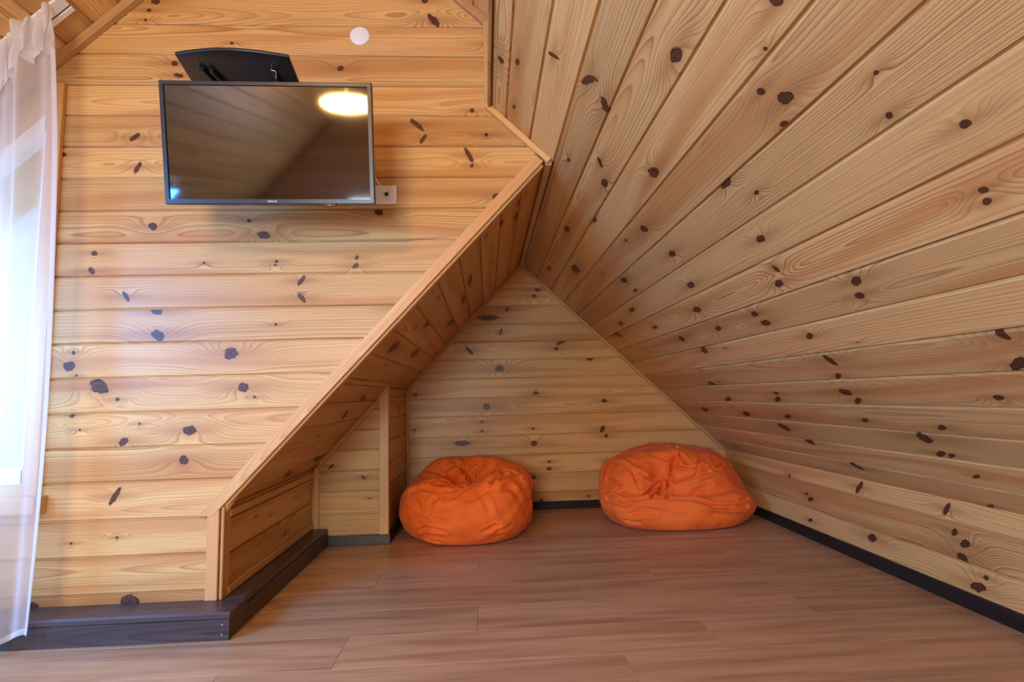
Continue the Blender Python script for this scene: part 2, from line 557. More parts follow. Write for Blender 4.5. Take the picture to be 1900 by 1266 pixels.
# ------------------------------------------------------------------ knots read off the boards: along, across, radius, length ratio, angle
K_TV = [(-1.445,1.963,0.0117,2.8,-2.46),(-1.426,1.831,0.0112,3.2,-2.02),(-1.728,1.888,0.0116,1.3,3.04),(-1.356,1.579,0.018,1.1,2.64),
  (-0.907,1.536,0.0182,1.8,2.93),(-0.969,1.599,0.0092,1.1,3.02),(-0.436,1.634,0.0186,1.3,2.71),(-1.58,1.468,0.0112,1.3,3.04),
  (-1.587,1.395,0.0124,1.8,2.1),(-1.144,1.422,0.0064,1.1,1.96),(-0.854,1.425,0.0087,1.1,1.9),(-0.858,1.41,0.0065,1.1,1.91),
  (-0.527,1.437,0.0091,1.5,-2.22),(-0.531,1.401,0.0114,1.6,-2.41),(-0.752,1.342,0.0112,2.8,-2.15),(-0.749,1.27,0.0108,2.9,2.25),
  (-1.447,1.288,0.0104,2.8,2.1),(-1.324,1.226,0.0198,1.5,3.08),(-1.315,1.127,0.0232,1.4,2.61),(-0.851,1.162,0.0064,1.1,2.03),
  (-0.352,1.218,0.0179,1.6,-2.08),(-1.652,1.009,0.0233,1.2,2.89),(-1.638,1.063,0.008,1.1,2.12),(-1.621,0.972,0.006,1.1,2.14),
  (-1.027,1.047,0.0283,1.2,3.01),(-1.53,0.925,0.0307,1.5,2.62),(-1.459,0.874,0.0084,1.2,2.92),(-0.973,0.909,0.0213,1.2,2.82),
  (-0.929,0.869,0.0062,1.1,2.18),(-1.63,0.816,0.0104,1.2,2.89),(-1.596,0.758,0.0059,1.1,2.21),(-1.37,0.775,0.006,1.1,2.21),
  (-1.428,0.707,0.0172,1.4,-2.42),(-1.177,0.744,0.0214,1.5,-2.99),(-1.195,0.629,0.0206,1.1,2.79),(-1.45,0.497,0.0126,3.4,-2.09),
  (-1.434,0.342,0.0058,1.1,2.34),(-1.603,0.327,0.0057,1.1,2.32),(-1.377,0.107,0.0255,1.6,3.04),(-1.731,0.101,0.0194,1.5,3.01),
  (-0.197,2.503,0.0174,2.7,2.31),(-0.236,2.595,0.0129,1.2,-3.08),(-1.387,2.579,0.0175,1.2,3.07),(-1.412,2.536,0.0099,1.1,2.97),
  (-1.425,2.491,0.0067,1.1,1.75),(0.027,2.394,0.0127,1.1,-3.02),(-0.6,2.275,0.0149,1.1,-3.14),(-1.297,2.293,0.0146,1.1,2.99),
  (-1.277,2.239,0.0121,1.9,2.93),(-1.062,2.388,0.0074,1.4,3.13),(-0.275,2.021,0.012,3.9,2.41),(-0.248,1.955,0.0093,3.1,-2.16),
  (-0.053,1.882,0.0118,4,2.06),(-0.042,1.834,0.0096,1.1,-3.1),(0.023,1.974,0.0093,1.1,1.36),(0.061,1.696,0.0167,1.3,-3.12),]
K_RIGHT = [(1.186,0.276,0.0199,1.6,3.13),(1.512,0.069,0.0165,2.9,2.67),(1.484,0.097,0.0048,1.8,2.8),(1.556,0.152,0.0188,2.2,-2.56),
  (1.538,-0.072,0.0109,2.8,1.82),(1.781,-0.287,0.0181,1.2,2.76),(1.714,-0.212,0.0108,2.3,2.91),(1.994,-0.208,0.0083,2.5,2.76),
  (2.027,0.096,0.0094,1.7,3.09),(1.967,0.276,0.0201,1.7,-3.11),(1.664,0.407,0.021,1.9,3.01),(1.096,0.493,0.0106,1.3,2.83),(1.065,0.543,0.0185,1.4,3.08),
  (1.001,0.439,0.0059,1.2,2.78),(0.903,0.398,0.0125,1.5,2.35),(1.123,0.583,0.0078,2,3.05),(1.381,0.674,0.0079,1.6,-3.02),(1.451,0.597,0.0132,2.8,3.07),
  (0.93,0.71,0.0085,1.2,0.55),(0.882,0.629,0.0053,1.2,3.08),(0.846,0.803,0.0102,1.3,0.58),(0.92,0.938,0.0088,1.2,-2.99),(0.933,0.963,0.0091,1.4,-2.79),
  (0.912,0.983,0.0039,1.4,0.75),(1.54,0.799,0.0146,1.8,-3.01),(1.61,0.917,0.0127,1.6,1.48),(1.665,0.967,0.0154,2,-2.9),(1.385,1.046,0.0155,1.9,0.48),
  (1.425,1.097,0.0142,1.5,0.2),(1.951,1.054,0.0161,1.8,0.21),(1.945,1.105,0.0175,2,-3.11),(2.298,1.071,0.0158,2.1,0.17),(1.792,1.208,0.0131,2.3,-2.74),
  (2.641,1.173,0.024,1.8,0.33),(1.828,1.333,0.0222,1.6,1.9),(1.876,1.414,0.0119,2.5,-2.7),(1.174,1.309,0.0148,1.5,1.87),(1.21,1.407,0.016,3.1,-2.56),
  (2.967,1.432,0.0365,1.5,2.69),(2.987,1.552,0.0163,3.6,-2.84),(2.417,1.505,0.0126,2,0.18),(2.46,1.547,0.015,3.2,-2.74),(1.936,1.503,0.0228,1.6,-3.14),
  (1.919,1.551,0.013,2.8,-2.62),(1.357,1.53,0.0119,1.8,-2.81),(3.505,1.66,0.0267,2.3,0.23),(2.96,1.676,0.0207,2.9,-2.87),(2.542,1.675,0.0162,2.8,-2.8),
  (2.002,1.665,0.0124,2.4,0.44),(1.665,1.679,0.0115,2.5,-2.64),(2.699,1.767,0.032,1.5,2.84),(1.795,1.744,0.0305,1.1,0.11),
  (1.802,1.829,0.0132,2.9,-2.56),(1.762,1.831,0.0095,2.8,-2.58),(2.605,1.86,0.0357,1.1,2.26),(2.426,2.017,0.0227,1.8,2.63),
  (1.755,1.936,0.0095,2.9,-2.56),(1.847,2.114,0.0097,3.3,-2.52),(2.658,0.219,0.0184,2.3,-0.13),(2.324,0.318,0.0136,2.6,2.98),
  (2.039,0.515,0.0203,1.6,-0.19),(2.038,0.667,0.0161,2.3,-3.09),(2.658,0.623,0.0223,2.4,-0.06),(2.659,0.703,0.0113,3,-3.05),
  (2.143,0.824,0.0175,2.4,-3.05),(2.948,0.785,0.0171,3.3,-3.1),(3.321,0.829,0.0192,2.7,0.06),(2.302,0.943,0.0213,2,0.03),(2.906,0.946,0.0143,3.3,-3.09),
  (2.74,1.069,0.0247,1.5,0.31),(3.49,0.227,0.0148,3.8,3.06),(3.095,0.38,0.0363,2.2,-3.1),(3.59,0.881,0.0339,2.4,2.86),]
K_KNEE = [(2.53,0.355,0.0143,3.6,2.32),(2.041,0.355,0.0124,3.2,2.16),(2.933,0.221,0.0143,2.2,2.86),(2.97,0.244,0.0088,2.2,2.87),(2.473,0.13,0.0208,1.7,2.88),
  (1.975,0.239,0.0163,1.7,2.62),(1.996,0.181,0.0226,1.2,-3.14),(2.017,0.272,0.0123,1.7,2.17),(1.942,0.092,0.02,1.9,2.87),(1.905,0.137,0.0111,1.2,2.55),
  (2.955,0.101,0.0113,2.3,2.82),]
K_BACK = [(0.106,1.055,0.0329,1.2,3.12),(0.387,1.609,0.017,1.3,-3.14),(0.418,1.66,0.017,1.5,3.14),(0.024,1.447,0.0251,4,3.12),(0.581,1.243,0.0166,2.4,-2.73),
  (0.546,1.198,0.0167,1.2,-3.13),(-0.121,1.196,0.0164,3,2.33),(0.121,1.336,0.0124,3,-1.94),(0.175,1.511,0.0125,2,-2.28),(0.802,1.113,0.0166,2,-2.99),
  (0.002,0.768,0.0283,1.1,3.09),(0.377,0.86,0.0163,1.6,3.12),(-0.531,0.871,0.0121,1.5,3.1),(-0.037,0.656,0.012,1,2.75),(-0.038,0.584,0.012,1,2.77),
  (0.348,0.593,0.0121,1,-3.13),(-0.541,0.61,0.0118,1,2.43),(0.879,0.577,0.0204,1.6,-2.16),(0.905,0.524,0.0161,1,-2.89),(0.901,0.789,0.0164,1.6,3.13),
  (0.353,0.484,0.024,1.2,3.11),(-0.185,0.5,0.0239,3,3.11),(-0.593,0.521,0.0157,1,2.46),(-0.123,0.36,0.0197,1.4,3.1),(0.463,0.345,0.0119,1.2,3.11),
  (0.461,0.293,0.0159,1.6,3.11),(0.342,0.234,0.0158,1.2,3.1),(0.393,0.063,0.0157,1.2,3.1),(0.751,0.082,0.0118,1,-3.09),(0.934,0.342,0.016,1.2,3.14),]
K_SOFFIT = [(2.33,0.163,0.0235,2.1,-3.05),(2.513,0.166,0.0258,2.7,-2.97),(2.374,0.293,0.0199,2.2,3.13),(2.79,0.532,0.0205,6,-3.06),(3.067,0.602,0.0195,6,-3.09),
  (3.352,0.735,0.0386,2.8,-0.22),(2.748,0.858,0.0315,2.3,-0.23),(2.493,1.062,0.0429,1.6,-0.05),(3.091,1.031,0.0426,2,-0.05),
  (2.84,1.395,0.027,3.2,-2.75),(2.764,1.498,0.0219,3.3,-2.61),(3.07,1.837,0.0341,2.4,0.29),(2.72,1.889,0.0286,2.3,0.24),]


# ------------------------------------------------------------------ television wall
ZL = [.13 + .1378 * k for k in range(-1, 26)]
TH = 0.05
WX0, WX1, WZ0, WZ1 = -2.75, -1.775, 0.55, 2.195     # window opening
def upl_x(z): return -1.441 + (z - 2.625) / ULS
def win_top(x): return z_upl(x) - .17
RIGHT_TV = [(0, LKX), (z_soff(LKX), LKX), (AZ, AX), (z_right(CHX), CHX), (z_upr(CHX), CHX), (RIDZ, RIDX)]
yb = TVY + .018
def P(x, z, y=yb): return (x, y, z)
wf = slab('wall_front', [P(WX1, 0), P(LKX - .02, 0), P(LKX - .02, z_soff(LKX)), P(AX - .03, AZ), P(CHX, z_right(CHX)), P(CHX, z_upr(CHX)), P(RIDX, RIDZ), P(WX1, z_upl(WX1))], (0, -1, 0), TH, PINE)
tag(wf, 'gable wall of horizontal knotty pine boards behind the television', 'wall', kind='structure')
slab('wall_backing', [P(LEFTX, 0), P(WX1, 0), P(WX1, WZ0), P(LEFTX, WZ0)], (0, -1, 0), TH, PINE, wf)
slab('wall_backing', [P(LEFTX, WZ0), P(WX0, WZ0), P(WX0, z_upl(WX0)), P(LEFTX, z_upl(LEFTX))], (0, -1, 0), TH, PINE, wf)
slab('wall_backing', [P(WX0, win_top(WX0)), P(WX1, win_top(WX1)), P(WX1, z_upl(WX1)), P(WX0, z_upl(WX0))], (0, -1, 0), TH, PINE, wf)
sTV = Surface((0, TVY, 0), (1, 0, 0), (0, 0, 1), (0, -1, 0))
boards(sTV, wf, ZL, 0.0, WZ0, [(0, LEFTX)], RIGHT_TV, K_TV)
boards(sTV, wf, ZL, WZ0, WZ1, [(0, WX1)], RIGHT_TV, K_TV, rand_knots=.6)
boards(sTV, wf, ZL, WZ1, RIDZ, [(WZ1, upl_x(WZ1)), (RIDZ, RIDX)], RIGHT_TV, K_TV, rand_knots=.6)

# ------------------------------------------------------------------ right roof slope and its knee wall
nR = Vector((-SLR, 0, -1)).normalized()
vR = Vector((1, 0, -SLR)).normalized()
kR = math.hypot(1, SLR)
S_P, S_K = (CHX - AX) * kR, (KNX - AX) * kR
sR = Surface((AX, 0, AZ), (0, 1, 0), vR, nR)
cr = slab('ceiling_right', [sR.p(REARY, S_P, -.018), sR.p(BACKY, S_P, -.018), sR.p(BACKY, S_K + .05, -.018), sR.p(REARY, S_K + .05, -.018)], nR, TH, PINE)
tag(cr, 'long sloping ceiling of pine boards running down to the low knee wall', 'ceiling', kind='structure')
SL_ = [.0315 + .1402 * k for k in range(-6, 18)]
boards(sR, cr, SL_, S_P, 0.0315, [(0, REARY)], [(0, TVY - .004)], K_RIGHT, rand_knots=.7)
boards(sR, cr, SL_, 0.0315, S_K + .012, [(0, REARY)], [(0, BACKY)], K_RIGHT, rand_knots=.9)
ZK = z_right(KNX)
sK = Surface((KNX, 0, 0), (0, 1, 0), (0, 0, 1), (-1, 0, 0))
wk = slab('wall_right', [(KNX + .018, REARY, 0), (KNX + .018, BACKY, 0), (KNX + .018, BACKY, ZK), (KNX + .018, REARY, ZK)], (-1, 0, 0), TH, PINE)
tag(wk, 'low knee wall of three pine boards under the sloping ceiling', 'wall', kind='structure')
boards(sK, wk, [.026, .166, .306], 0, ZK + .01, [(0, REARY)], [(0, BACKY)], K_KNEE, rand_knots=.5)

# ------------------------------------------------------------------ alcove back wall
sB = Surface((0, BACKY, 0), (1, 0, 0), (0, 0, 1), (0, -1, 0))
zp = z_soff(PX)
wb_ = slab('wall_back', [(PX - .03, BACKY + .018, 0), (KNX + .03, BACKY + .018, 0), (KNX + .03, BACKY + .018, ZK + .03), (AX, BACKY + .018, AZ + .06), (PX - .03, BACKY + .018, zp + .03)], (0, -1, 0), TH, PINE)
tag(wb_, 'gable-shaped pine wall at the far end of the alcove behind the bean bags', 'wall', kind='structure')
ZBK = [1.674, 1.538, 1.394, 1.257, 1.120, .976, .832, .695, .545, .397, .258, .122]
boards(sB, wb_, sorted(ZBK), 0, AZ, [(0, PX), (zp, PX), (AZ, AX)], [(0, KNX), (ZK, KNX), (AZ, AX)], K_BACK, rand_knots=.5)

# ------------------------------------------------------------------ soffit (left slope of the alcove), left knee wall, boxed partition
nL = Vector((SLL, 0, -1)).normalized()
vL = Vector((-1, 0, -SLL)).normalized()
kL = math.hypot(1, SLL)
sS = Surface((AX, 0, AZ), (0, 1, 0), vL, nL)
S_PART, S_LK = (AX - PX) * kL, (AX - LKX) * kL
so = slab('ceiling_left', [sS.p(TVY + .02, 0, -.018), sS.p(BACKY, 0, -.018), sS.p(BACKY, S_LK + .03, -.018), sS.p(TVY + .02, S_LK + .03, -.018)], nL, TH, PINE)
tag(so, 'inclined pine board soffit over the left side of the alcove', 'ceiling', kind='structure')
SS_ = [.157 + .139 * k for k in range(0, 15)]
boards(sS, so, SS_, 0, S_PART, [(0, TVY)], [(0, BACKY)], K_SOFFIT, rand_knots=1.0)
boards(sS, so, SS_, S_PART, S_LK, [(0, TVY)], [(0, PY)], K_SOFFIT, rand_knots=1.0)
sLK = Surface((LKX, 0, 0), (0, 1, 0), (0, 0, 1), (1, 0, 0))
ZLK = z_soff(LKX)
wl = slab('wall_left_knee', [(LKX - .018, TVY + .01, 0), (LKX - .018, PY, 0), (LKX - .018, PY, ZLK), (LKX - .018, TVY + .01, ZLK)], (1, 0, 0), TH, PINE)
tag(wl, 'short pine knee wall above the dark ledge on the left of the alcove', 'wall', kind='structure')
boards(sLK, wl, [.115, .250, .385], 0, ZLK, [(0, TVY)], [(0, PY)], [(2.80, .175, .010, 1.2, .2), (2.62, .31, .006, 1.1, 0), (2.95, .33, .006, 1.1, 0), (2.45, .335, .005, 1.4, .3)])
sPF = Surface((0, PY, 0), (1, 0, 0), (0, 0, 1), (0, -1, 0))
wp = slab('wall_partition', [(LKX - .02, PY + .018, 0), (PX - .018, PY + .018, 0), (PX - .018, PY + .018, zp), (LKX - .02, PY + .018, ZLK)], (0, -1, 0), .03, PINE)
tag(wp, 'boxed-in pine partition under the soffit in the left corner of the alcove', 'wall', kind='structure')
boards(sPF, wp, [.176, .304, .425, .545, .665, .785], 0, zp - .004, [(0, LKX), (ZLK, LKX), (zp, PX)], [(0, PX)], [(-.74, .385, .008, 3.0, -.9), (-.93, .455, .009, 2.6, .8), (-.705, .262, .005, 1.6, 0)])
sPS = Surface((PX, 0, 0), (0, 1, 0), (0, 0, 1), (1, 0, 0))
slab('partition_backing', [(PX - .018, PY, 0), (PX - .018, BACKY, 0), (PX - .018, BACKY, zp), (PX - .018, PY, zp)], (1, 0, 0), .03, PINE, wp)
boards(sPS, wp, [.05, .185, .32, .455, .59, .725, .86], 0, zp, [(0, PY)], [(0, BACKY)], [(3.65, .78, .012, 2.4, 1.3), (3.9, .72, .01, 2.2, 1.3)], rand_knots=.5)

# ------------------------------------------------------------------ upper ceiling over the room, cheek, left and rear walls
nUL = Vector((ULS, 0, -1)).normalized(); vUL = Vector((-1, 0, -ULS)).normalized(); kUL = math.hypot(1, ULS)
sUL = Surface((RIDX, 0, RIDZ), (0, 1, 0), vUL, nUL)
S_UL = (RIDX - LEFTX) * kUL
RW0, RW1, RV0, RV1 = -0.62, 1.14, (2.34 + RIDX) * kUL, (2.98 + RIDX) * kUL      # roof window: along y, across slope
ch = slab('ceiling_upper_left', [sUL.p(RW1, 0, -.018), sUL.p(TVY + .05, 0, -.018), sUL.p(TVY + .05, S_UL + .04, -.018), sUL.p(RW1, S_UL + .04, -.018)], nUL, TH, PINE)
tag(ch, 'upper pine board ceiling sloping down towards the curtained window', 'ceiling', kind='structure')
for a, b, c, d in ((REARY, RW0, 0, S_UL + .04), (RW0, RW1, 0, RV0), (RW0, RW1, RV1, S_UL + .04)):
    slab('ceiling_backing', [sUL.p(a, c, -.018), sUL.p(b, c, -.018), sUL.p(b, d, -.018), sUL.p(a, d, -.018)], nUL, TH, PINE, ch)
UL_ = [.05 + .139 * k for k in range(0, 25)]
boards(sUL, ch, UL_, 0, RV0, [(0, REARY)], [(0, TVY)], rand_knots=.7)
boards(sUL, ch, UL_, RV0, RV1, [(0, RW1)], [(0, TVY)], rand_knots=.7)
boards(sUL, ch, UL_, RV0, RV1, [(0, REARY)], [(0, RW0)], rand_knots=.7)
boards(sUL, ch, UL_, RV1, S_UL, [(0, REARY)], [(0, TVY)], rand_knots=.7)
nUR = Vector((-URS, 0, -1)).normalized(); vUR = Vector((1, 0, -URS)).normalized(); kUR = math.hypot(1, URS)
sUR = Surface((RIDX, 0, RIDZ), (0, 1, 0), vUR, nUR)
S_UR = (CHX - RIDX) * kUR
cu_ = slab('ceiling_upper_right', [sUR.p(REARY, 0, -.018), sUR.p(TVY + .05, 0, -.018), sUR.p(TVY + .05, S_UR + .02, -.018), sUR.p(REARY, S_UR + .02, -.018)], nUR, TH, PINE)
tag(cu_, 'upper pine board ceiling above the round wall cap', 'ceiling', kind='structure')
boards(sUR, cu_, UL_, 0, S_UR, [(0, REARY)], [(0, TVY)], rand_knots=.6)
zc0, zc1 = z_right(CHX), z_upr(CHX)
sC = Surface((CHX, 0, 0), (0, 1, 0), (0, 0, 1), (-1, 0, 0))
ck = slab('wall_cheek', [(CHX + .018, REARY, zc0 - .02), (CHX + .018, TVY, zc0 - .02), (CHX + .018, TVY, zc1 + .03), (CHX + .018, REARY, zc1 + .03)], (-1, 0, 0), .03, PINE)
tag(ck, 'narrow upright pine strip between the two ceiling slopes', 'wall', kind='structure')
boards(sC, ck, [zc0 + .14, zc0 + .28], zc0, zc1, [(0, REARY)], [(0, TVY)], rand_knots=.4)
zl = z_upl(LEFTX)
sLW = Surface((LEFTX, 0, 0), (0, 1, 0), (0, 0, 1), (1, 0, 0))
wlf = slab('wall_left', [(LEFTX - .018, REARY, 0), (LEFTX - .018, TVY + .05, 0), (LEFTX - .018, TVY + .05, zl), (LEFTX - .018, REARY, zl)], (1, 0, 0), TH, PINE)
tag(wlf, 'low pine wall under the left ceiling slope', 'wall', kind='structure')
boards(sLW, wlf, [.138 * k for k in range(1, 10)], 0, zl, [(0, REARY)], [(0, TVY)], rand_knots=.4)
# rear gable wall with its window
GX0, GX1, GZ0, GZ1 = -1.55, -0.35, 0.75, 1.66
yr = REARY - .018
ROOFR = [(0, KNX), (ZK, KNX), (zc0, CHX), (zc1, CHX), (RIDZ, RIDX)]
ROOFL = [(0, LEFTX), (zl, LEFTX), (RIDZ, RIDX)]
sG = Surface((0, REARY, 0), (1, 0, 0), (0, 0, 1), (0, 1, 0))
wr = slab('wall_rear', [(LEFTX, yr, GZ1), (KNX, yr, GZ1), (KNX, yr, RIDZ + .1), (LEFTX, yr, RIDZ + .1)], (0, 1, 0), TH, PINE)
tag(wr, 'rear gable wall of horizontal pine boards opposite the television', 'wall', kind='structure')
for x0, x1, z0, z1 in ((LEFTX, KNX + .05, 0, GZ0), (LEFTX, GX0, GZ0, GZ1), (GX1, KNX + .05, GZ0, GZ1)):
    slab('wall_backing', [(x0, yr, z0), (x1, yr, z0), (x1, yr, z1), (x0, yr, z1)], (0, 1, 0), TH, PINE, wr)
ZG = [.138 * k for k in range(1, 26)]
boards(sG, wr, ZG, 0, GZ0, ROOFL, ROOFR, rand_knots=.3)
boards(sG, wr, ZG, GZ0, GZ1, ROOFL, [(0, GX0)], rand_knots=.3)
boards(sG, wr, ZG, GZ0, GZ1, [(0, GX1)], ROOFR, rand_knots=.3)
boards(sG, wr, ZG, GZ1, RIDZ, ROOFL, ROOFR, rand_knots=.5)

def framed_window(name, corners, nrm, label):
    """frame bars and one pane between four corners"""
    C = [Vector(c) for c in corners]
    nrm = Vector(nrm).normalized()
    root = empty(name, (C[0] + C[2]) / 2)
    tag(root, label, 'window', kind='structure')
    cen = (C[0] + C[2]) / 2
    def child(o):
        o.matrix_parent_inverse = Matrix.Translation(-cen); return o
    for i in range(4):
        a, b = C[i], C[(i + 1) % 4]
        inn = (cen - (a + b) / 2)
        d = (b - a).normalized()
        inn = (inn - d * inn.dot(d)).normalized()
        child(bar('window_frame', a, b, inn * .06, nrm * -.06, FRAMEW, root))
    ins = [c + (cen - c).normalized() * .04 for c in C]
    child(slab('pane', [p - nrm * .035 for p in ins], nrm, .006, GLASS, root))
    return root
framed_window('window_2', [(GX0, REARY + .01, GZ0), (GX1, REARY + .01, GZ0), (GX1, REARY + .01, GZ1), (GX0, REARY + .01, GZ1)], (0, 1, 0), 'rear gable window opposite the television')
framed_window('window_3', [sUL.p(RW0, RV0, .01), sUL.p(RW1, RV0, .01), sUL.p(RW1, RV1, .01), sUL.p(RW0, RV1, .01)], nUL, 'roof window in the left ceiling slope')

# window beside the television, behind the curtain: its head follows the roof
w1 = empty('window_1', (WX1, TVY, WZ0))
tag(w1, 'bright window with sloping head behind the sheer curtain', 'window', kind='structure')
def ch1(o):
    o.matrix_parent_inverse = Matrix.Translation(-Vector((WX1, TVY, WZ0))); return o
y1_ = TVY + .03
WT = win_top(WX1)
ch1(bar('window_frame', (WX1, y1_, WZ0), (WX1, y1_, WT), (-.06, 0, 0), (0, .05, 0), FRAMEW, w1))
ch1(bar('window_frame', (WX0, y1_, WZ0), (WX1, y1_, WZ0), (0, 0, .06), (0, .05, 0), FRAMEW, w1))
ch1(bar('window_frame', (WX0, y1_, WZ0), (WX0, y1_, win_top(WX0)), (.06, 0, 0), (0, .05, 0), FRAMEW, w1))
ch1(bar('window_frame', (WX0, y1_, win_top(WX0)), (WX1, y1_, WT), Vector((ULS, 0, -1)).normalized() * .06, (0, .05, 0), FRAMEW, w1))
ch1(slab('pane', [(WX0 + .03, y1_ + .02, WZ0 + .03), (WX1 - .03, y1_ + .02, WZ0 + .03), (WX1 - .03, y1_ + .02, WT - .05), (WX0 + .03, y1_ + .02, win_top(WX0) - .02)], (0, -1, 0), .006, GLASS, w1))
# casing and sill on the room side
ch1(bar('casing', (-1.785, TVY, WZ0 - .035), (-1.785, TVY, 2.19), (.058, 0, 0), (0, -.022, 0), TRIM, w1))
ch1(bar('sill', (-2.75, TVY, WZ0 - .10), (-1.70, TVY, WZ0 - .10), (0, 0, .062), (0, -.065, 0), TRIM, w1, bevel=.005))
# reveal lining of the opening
ch1(bar('lining', (WX1 - .0, TVY + .0, WZ0), (WX1 - .0, TVY + .0, WZ1), (-.018, 0, 0), (0, .05, 0), TRIM, w1))

# eaves outside that window
ev = slab('eaves_soffit', [(-3.4, TVY + .12, z_upl(-3.4) + .02), (-1.2, TVY + .12, z_upl(-1.2) + .02), (-1.2, TVY + .52, z_upl(-1.2) + .02), (-3.4, TVY + .52, z_upl(-3.4) + .02)], nUL, .03, TRIM)
tag(ev, 'boarded roof overhang seen outside through the curtained window', 'roof overhang', kind='structure')
bar('fascia', (-3.4, TVY + .52, z_upl(-3.4) - .12), (-1.2, TVY + .52, z_upl(-1.2) - .12), (0, .03, 0), (0, 0, .17), FRAMEW, ev)

# ------------------------------------------------------------------ trims
TN = [0]
def trim(label, *a, **k):
    TN[0] += 1
    o = bar('trim_%d' % TN[0], *a, **k)
    return tag(o, label, 'trim', kind='structure')
eL = Vector((1, 0, SLL)).normalized()        # up along the opening
pL = Vector((-SLL, 0, 1)).normalized()       # outward, onto the wall
# opening edge: front face on the TV wall, bead on the soffit side
q0 = Vector((LKX - .004, TVY + .004, ZLK - .004)); q1 = Vector((AX - .022, TVY + .004, z_soff(AX - .022)))
trim('pale pine edging up the sloping edge of the alcove opening', q0 - eL * .03, q1, pL * .046, (0, -.024, 0), cut0=(0, 0, 1))
trim('thin pine bead along the underside of the sloping opening edge', q0 + Vector((0, -.012, 0)) + eL * .02, q1 + Vector((0, -.012, 0)) - eL * .01, -pL * .012, (0, .045, 0), tint=.85)
trim('pale pine post at the front corner of the low knee wall', (LKX - .050, TVY + .004, .10), (LKX - .050, TVY + .004, ZLK - .004), (.046, 0, 0), (0, -.022, 0))
trim('narrow pine batten beside the front post of the knee wall', (LKX, TVY - .012, .10), (LKX, TVY - .012, ZLK + .005), (.012, 0, 0), (0, .055, 0), tint=.9)
trim('pine batten along the top of the short knee wall', (LKX, TVY + .04, ZLK - .045), (LKX, PY, ZLK - .045), (.014, 0, 0), (0, 0, .03), tint=.9)
trim('pine batten along the foot of the short knee wall', (LKX, TVY + .04, .10), (LKX, PY, .10), (.014, 0, 0), (0, 0, .032), tint=.9)
# partition trims
trim('pine batten in the left corner of the boxed partition', (LKX + .012, PY, .10), (LKX + .012, PY, ZLK + .005), (.03, 0, 0), (0, -.014, 0))
ps0, ps1 = Vector((LKX + .03, PY, z_soff(LKX + .03))), Vector((PX - .04, PY, z_soff(PX - .04)))
trim('sloping pine batten where partition meets soffit', ps0, ps1, -pL * .028, (0, -.014, 0), tint=.85)
trim('wide pale pine corner post on the boxed partition', (PX - .046, PY, .05), (PX - .046, PY, zp + .018), (.052, 0, 0), (0, -.016, 0), cut1=(SLL, 0, -1))
trim('pine corner batten on the side of the boxed partition', (PX, PY - .016, .05), (PX, PY - .016, zp + .018), (.010, 0, 0), (0, .04, 0), tint=.95)
trim('slim pine batten between partition and alcove back wall', (PX, BACKY, .06), (PX, BACKY, zp), (.022, 0, 0), (0, -.02, 0), tint=.85)
# back wall edges
b0, b1 = Vector((PX, BACKY, zp)), Vector((AX, BACKY, AZ))
trim('slim pine bead up the left edge of the alcove back wall', b0, b1, -pL * .02, (0, -.02, 0), tint=.8)
dR = Vector((SLR, 0, 1)).normalized()
c0, c1 = Vector((AX, BACKY, AZ)), Vector((KNX, BACKY, ZK))
trim('slim pine bead down the right edge of the alcove back wall', c0, c1, -dR * .02, (0, -.02, 0), tint=.8)
# ridge battens in the alcove
trim('pine batten along the ridge of the alcove', (AX - .012, TVY - .004, AZ - .034), (AX - .012, BACKY, AZ - .034), (.028, 0, 0), (0, 0, .02), tint=.75)
# tv wall to right slope
d0, d1 = Vector((CHX - .01, TVY, z_right(CHX - .01))), Vector((AX + .012, TVY, z_right(AX + .012)))
trim('pale pine batten from cheek corner down to the alcove ridge', d0, d1, -dR * .024, (0, -.026, 0), tint=1.12)
trim('upright pine batten above the corner of the television wall', (CHX - .026, TVY, zc0 - .01), (CHX - .026, TVY, zc1), (.026, 0, 0), (0, -.024, 0), tint=.85)
trim('pine edge batten running along the top of the right ceiling slope', (CHX - .014, REARY, zc0 - .016), (CHX - .014, TVY - .005, zc0 - .016), (.014, 0, 0), (0, 0, .05), tint=.7)
dU = Vector((URS, 0, 1)).normalized()
trim('pine batten between television wall and upper right ceiling', (CHX, TVY, zc1), (RIDX, TVY, RIDZ), -dU * .034, (0, -.026, 0), tint=.75)
dV = Vector((-ULS, 0, 1)).normalized()
trim('pine batten between television wall and upper left ceiling', (LEFTX, TVY, z_upl(LEFTX)), (RIDX, TVY, RIDZ), -dV * .036, (0, -.028, 0), tint=.75)

# ------------------------------------------------------------------ dark baseboards and ledge
def base(name, label, p0, p1, a, b, **k):
    o = bar(name, p0, p1, a, b, STAIN if name == 'baseboard_partition' else JET, None, **k)
    o['tint'] = 1.0
    return tag(o, label, 'baseboard', kind='structure')
base('baseboard_right', 'black baseboard along the low knee wall on the right', (KNX, REARY, 0), (KNX, BACKY, 0), (-.018, 0, 0), (0, 0, .06))
base('baseboard_back', 'black baseboard under the alcove back wall', (PX, BACKY, 0), (KNX, BACKY, 0), (0, -.018, 0), (0, 0, .055))
base('baseboard_partition', 'short dark grey baseboard across the front of the boxed partition', (LKX + .10, PY, 0), (PX + .018, PY, 0), (0, -.02, 0), (0, 0, .056))
base('baseboard_partition_side', 'black baseboard along the side of the boxed partition', (PX, PY, 0), (PX, BACKY, 0), (.018, 0, 0), (0, 0, .056))
LZ, LT, LFY, LSX = .099, .026, 2.012, -.935
def ledge(label, origin):
    lg = empty('pipe_ledge', origin)
    tag(lg, label, 'ledge')
    def lch(o):
        o.matrix_parent_inverse = Matrix.Translation(-Vector(origin))
        if 'tint' in o: o['tint'] = 1.0
        return o
    return lg, lch
lg, lch = ledge('dark stained boxed ledge along the foot of the television wall', (-2.0, TVY, 0))
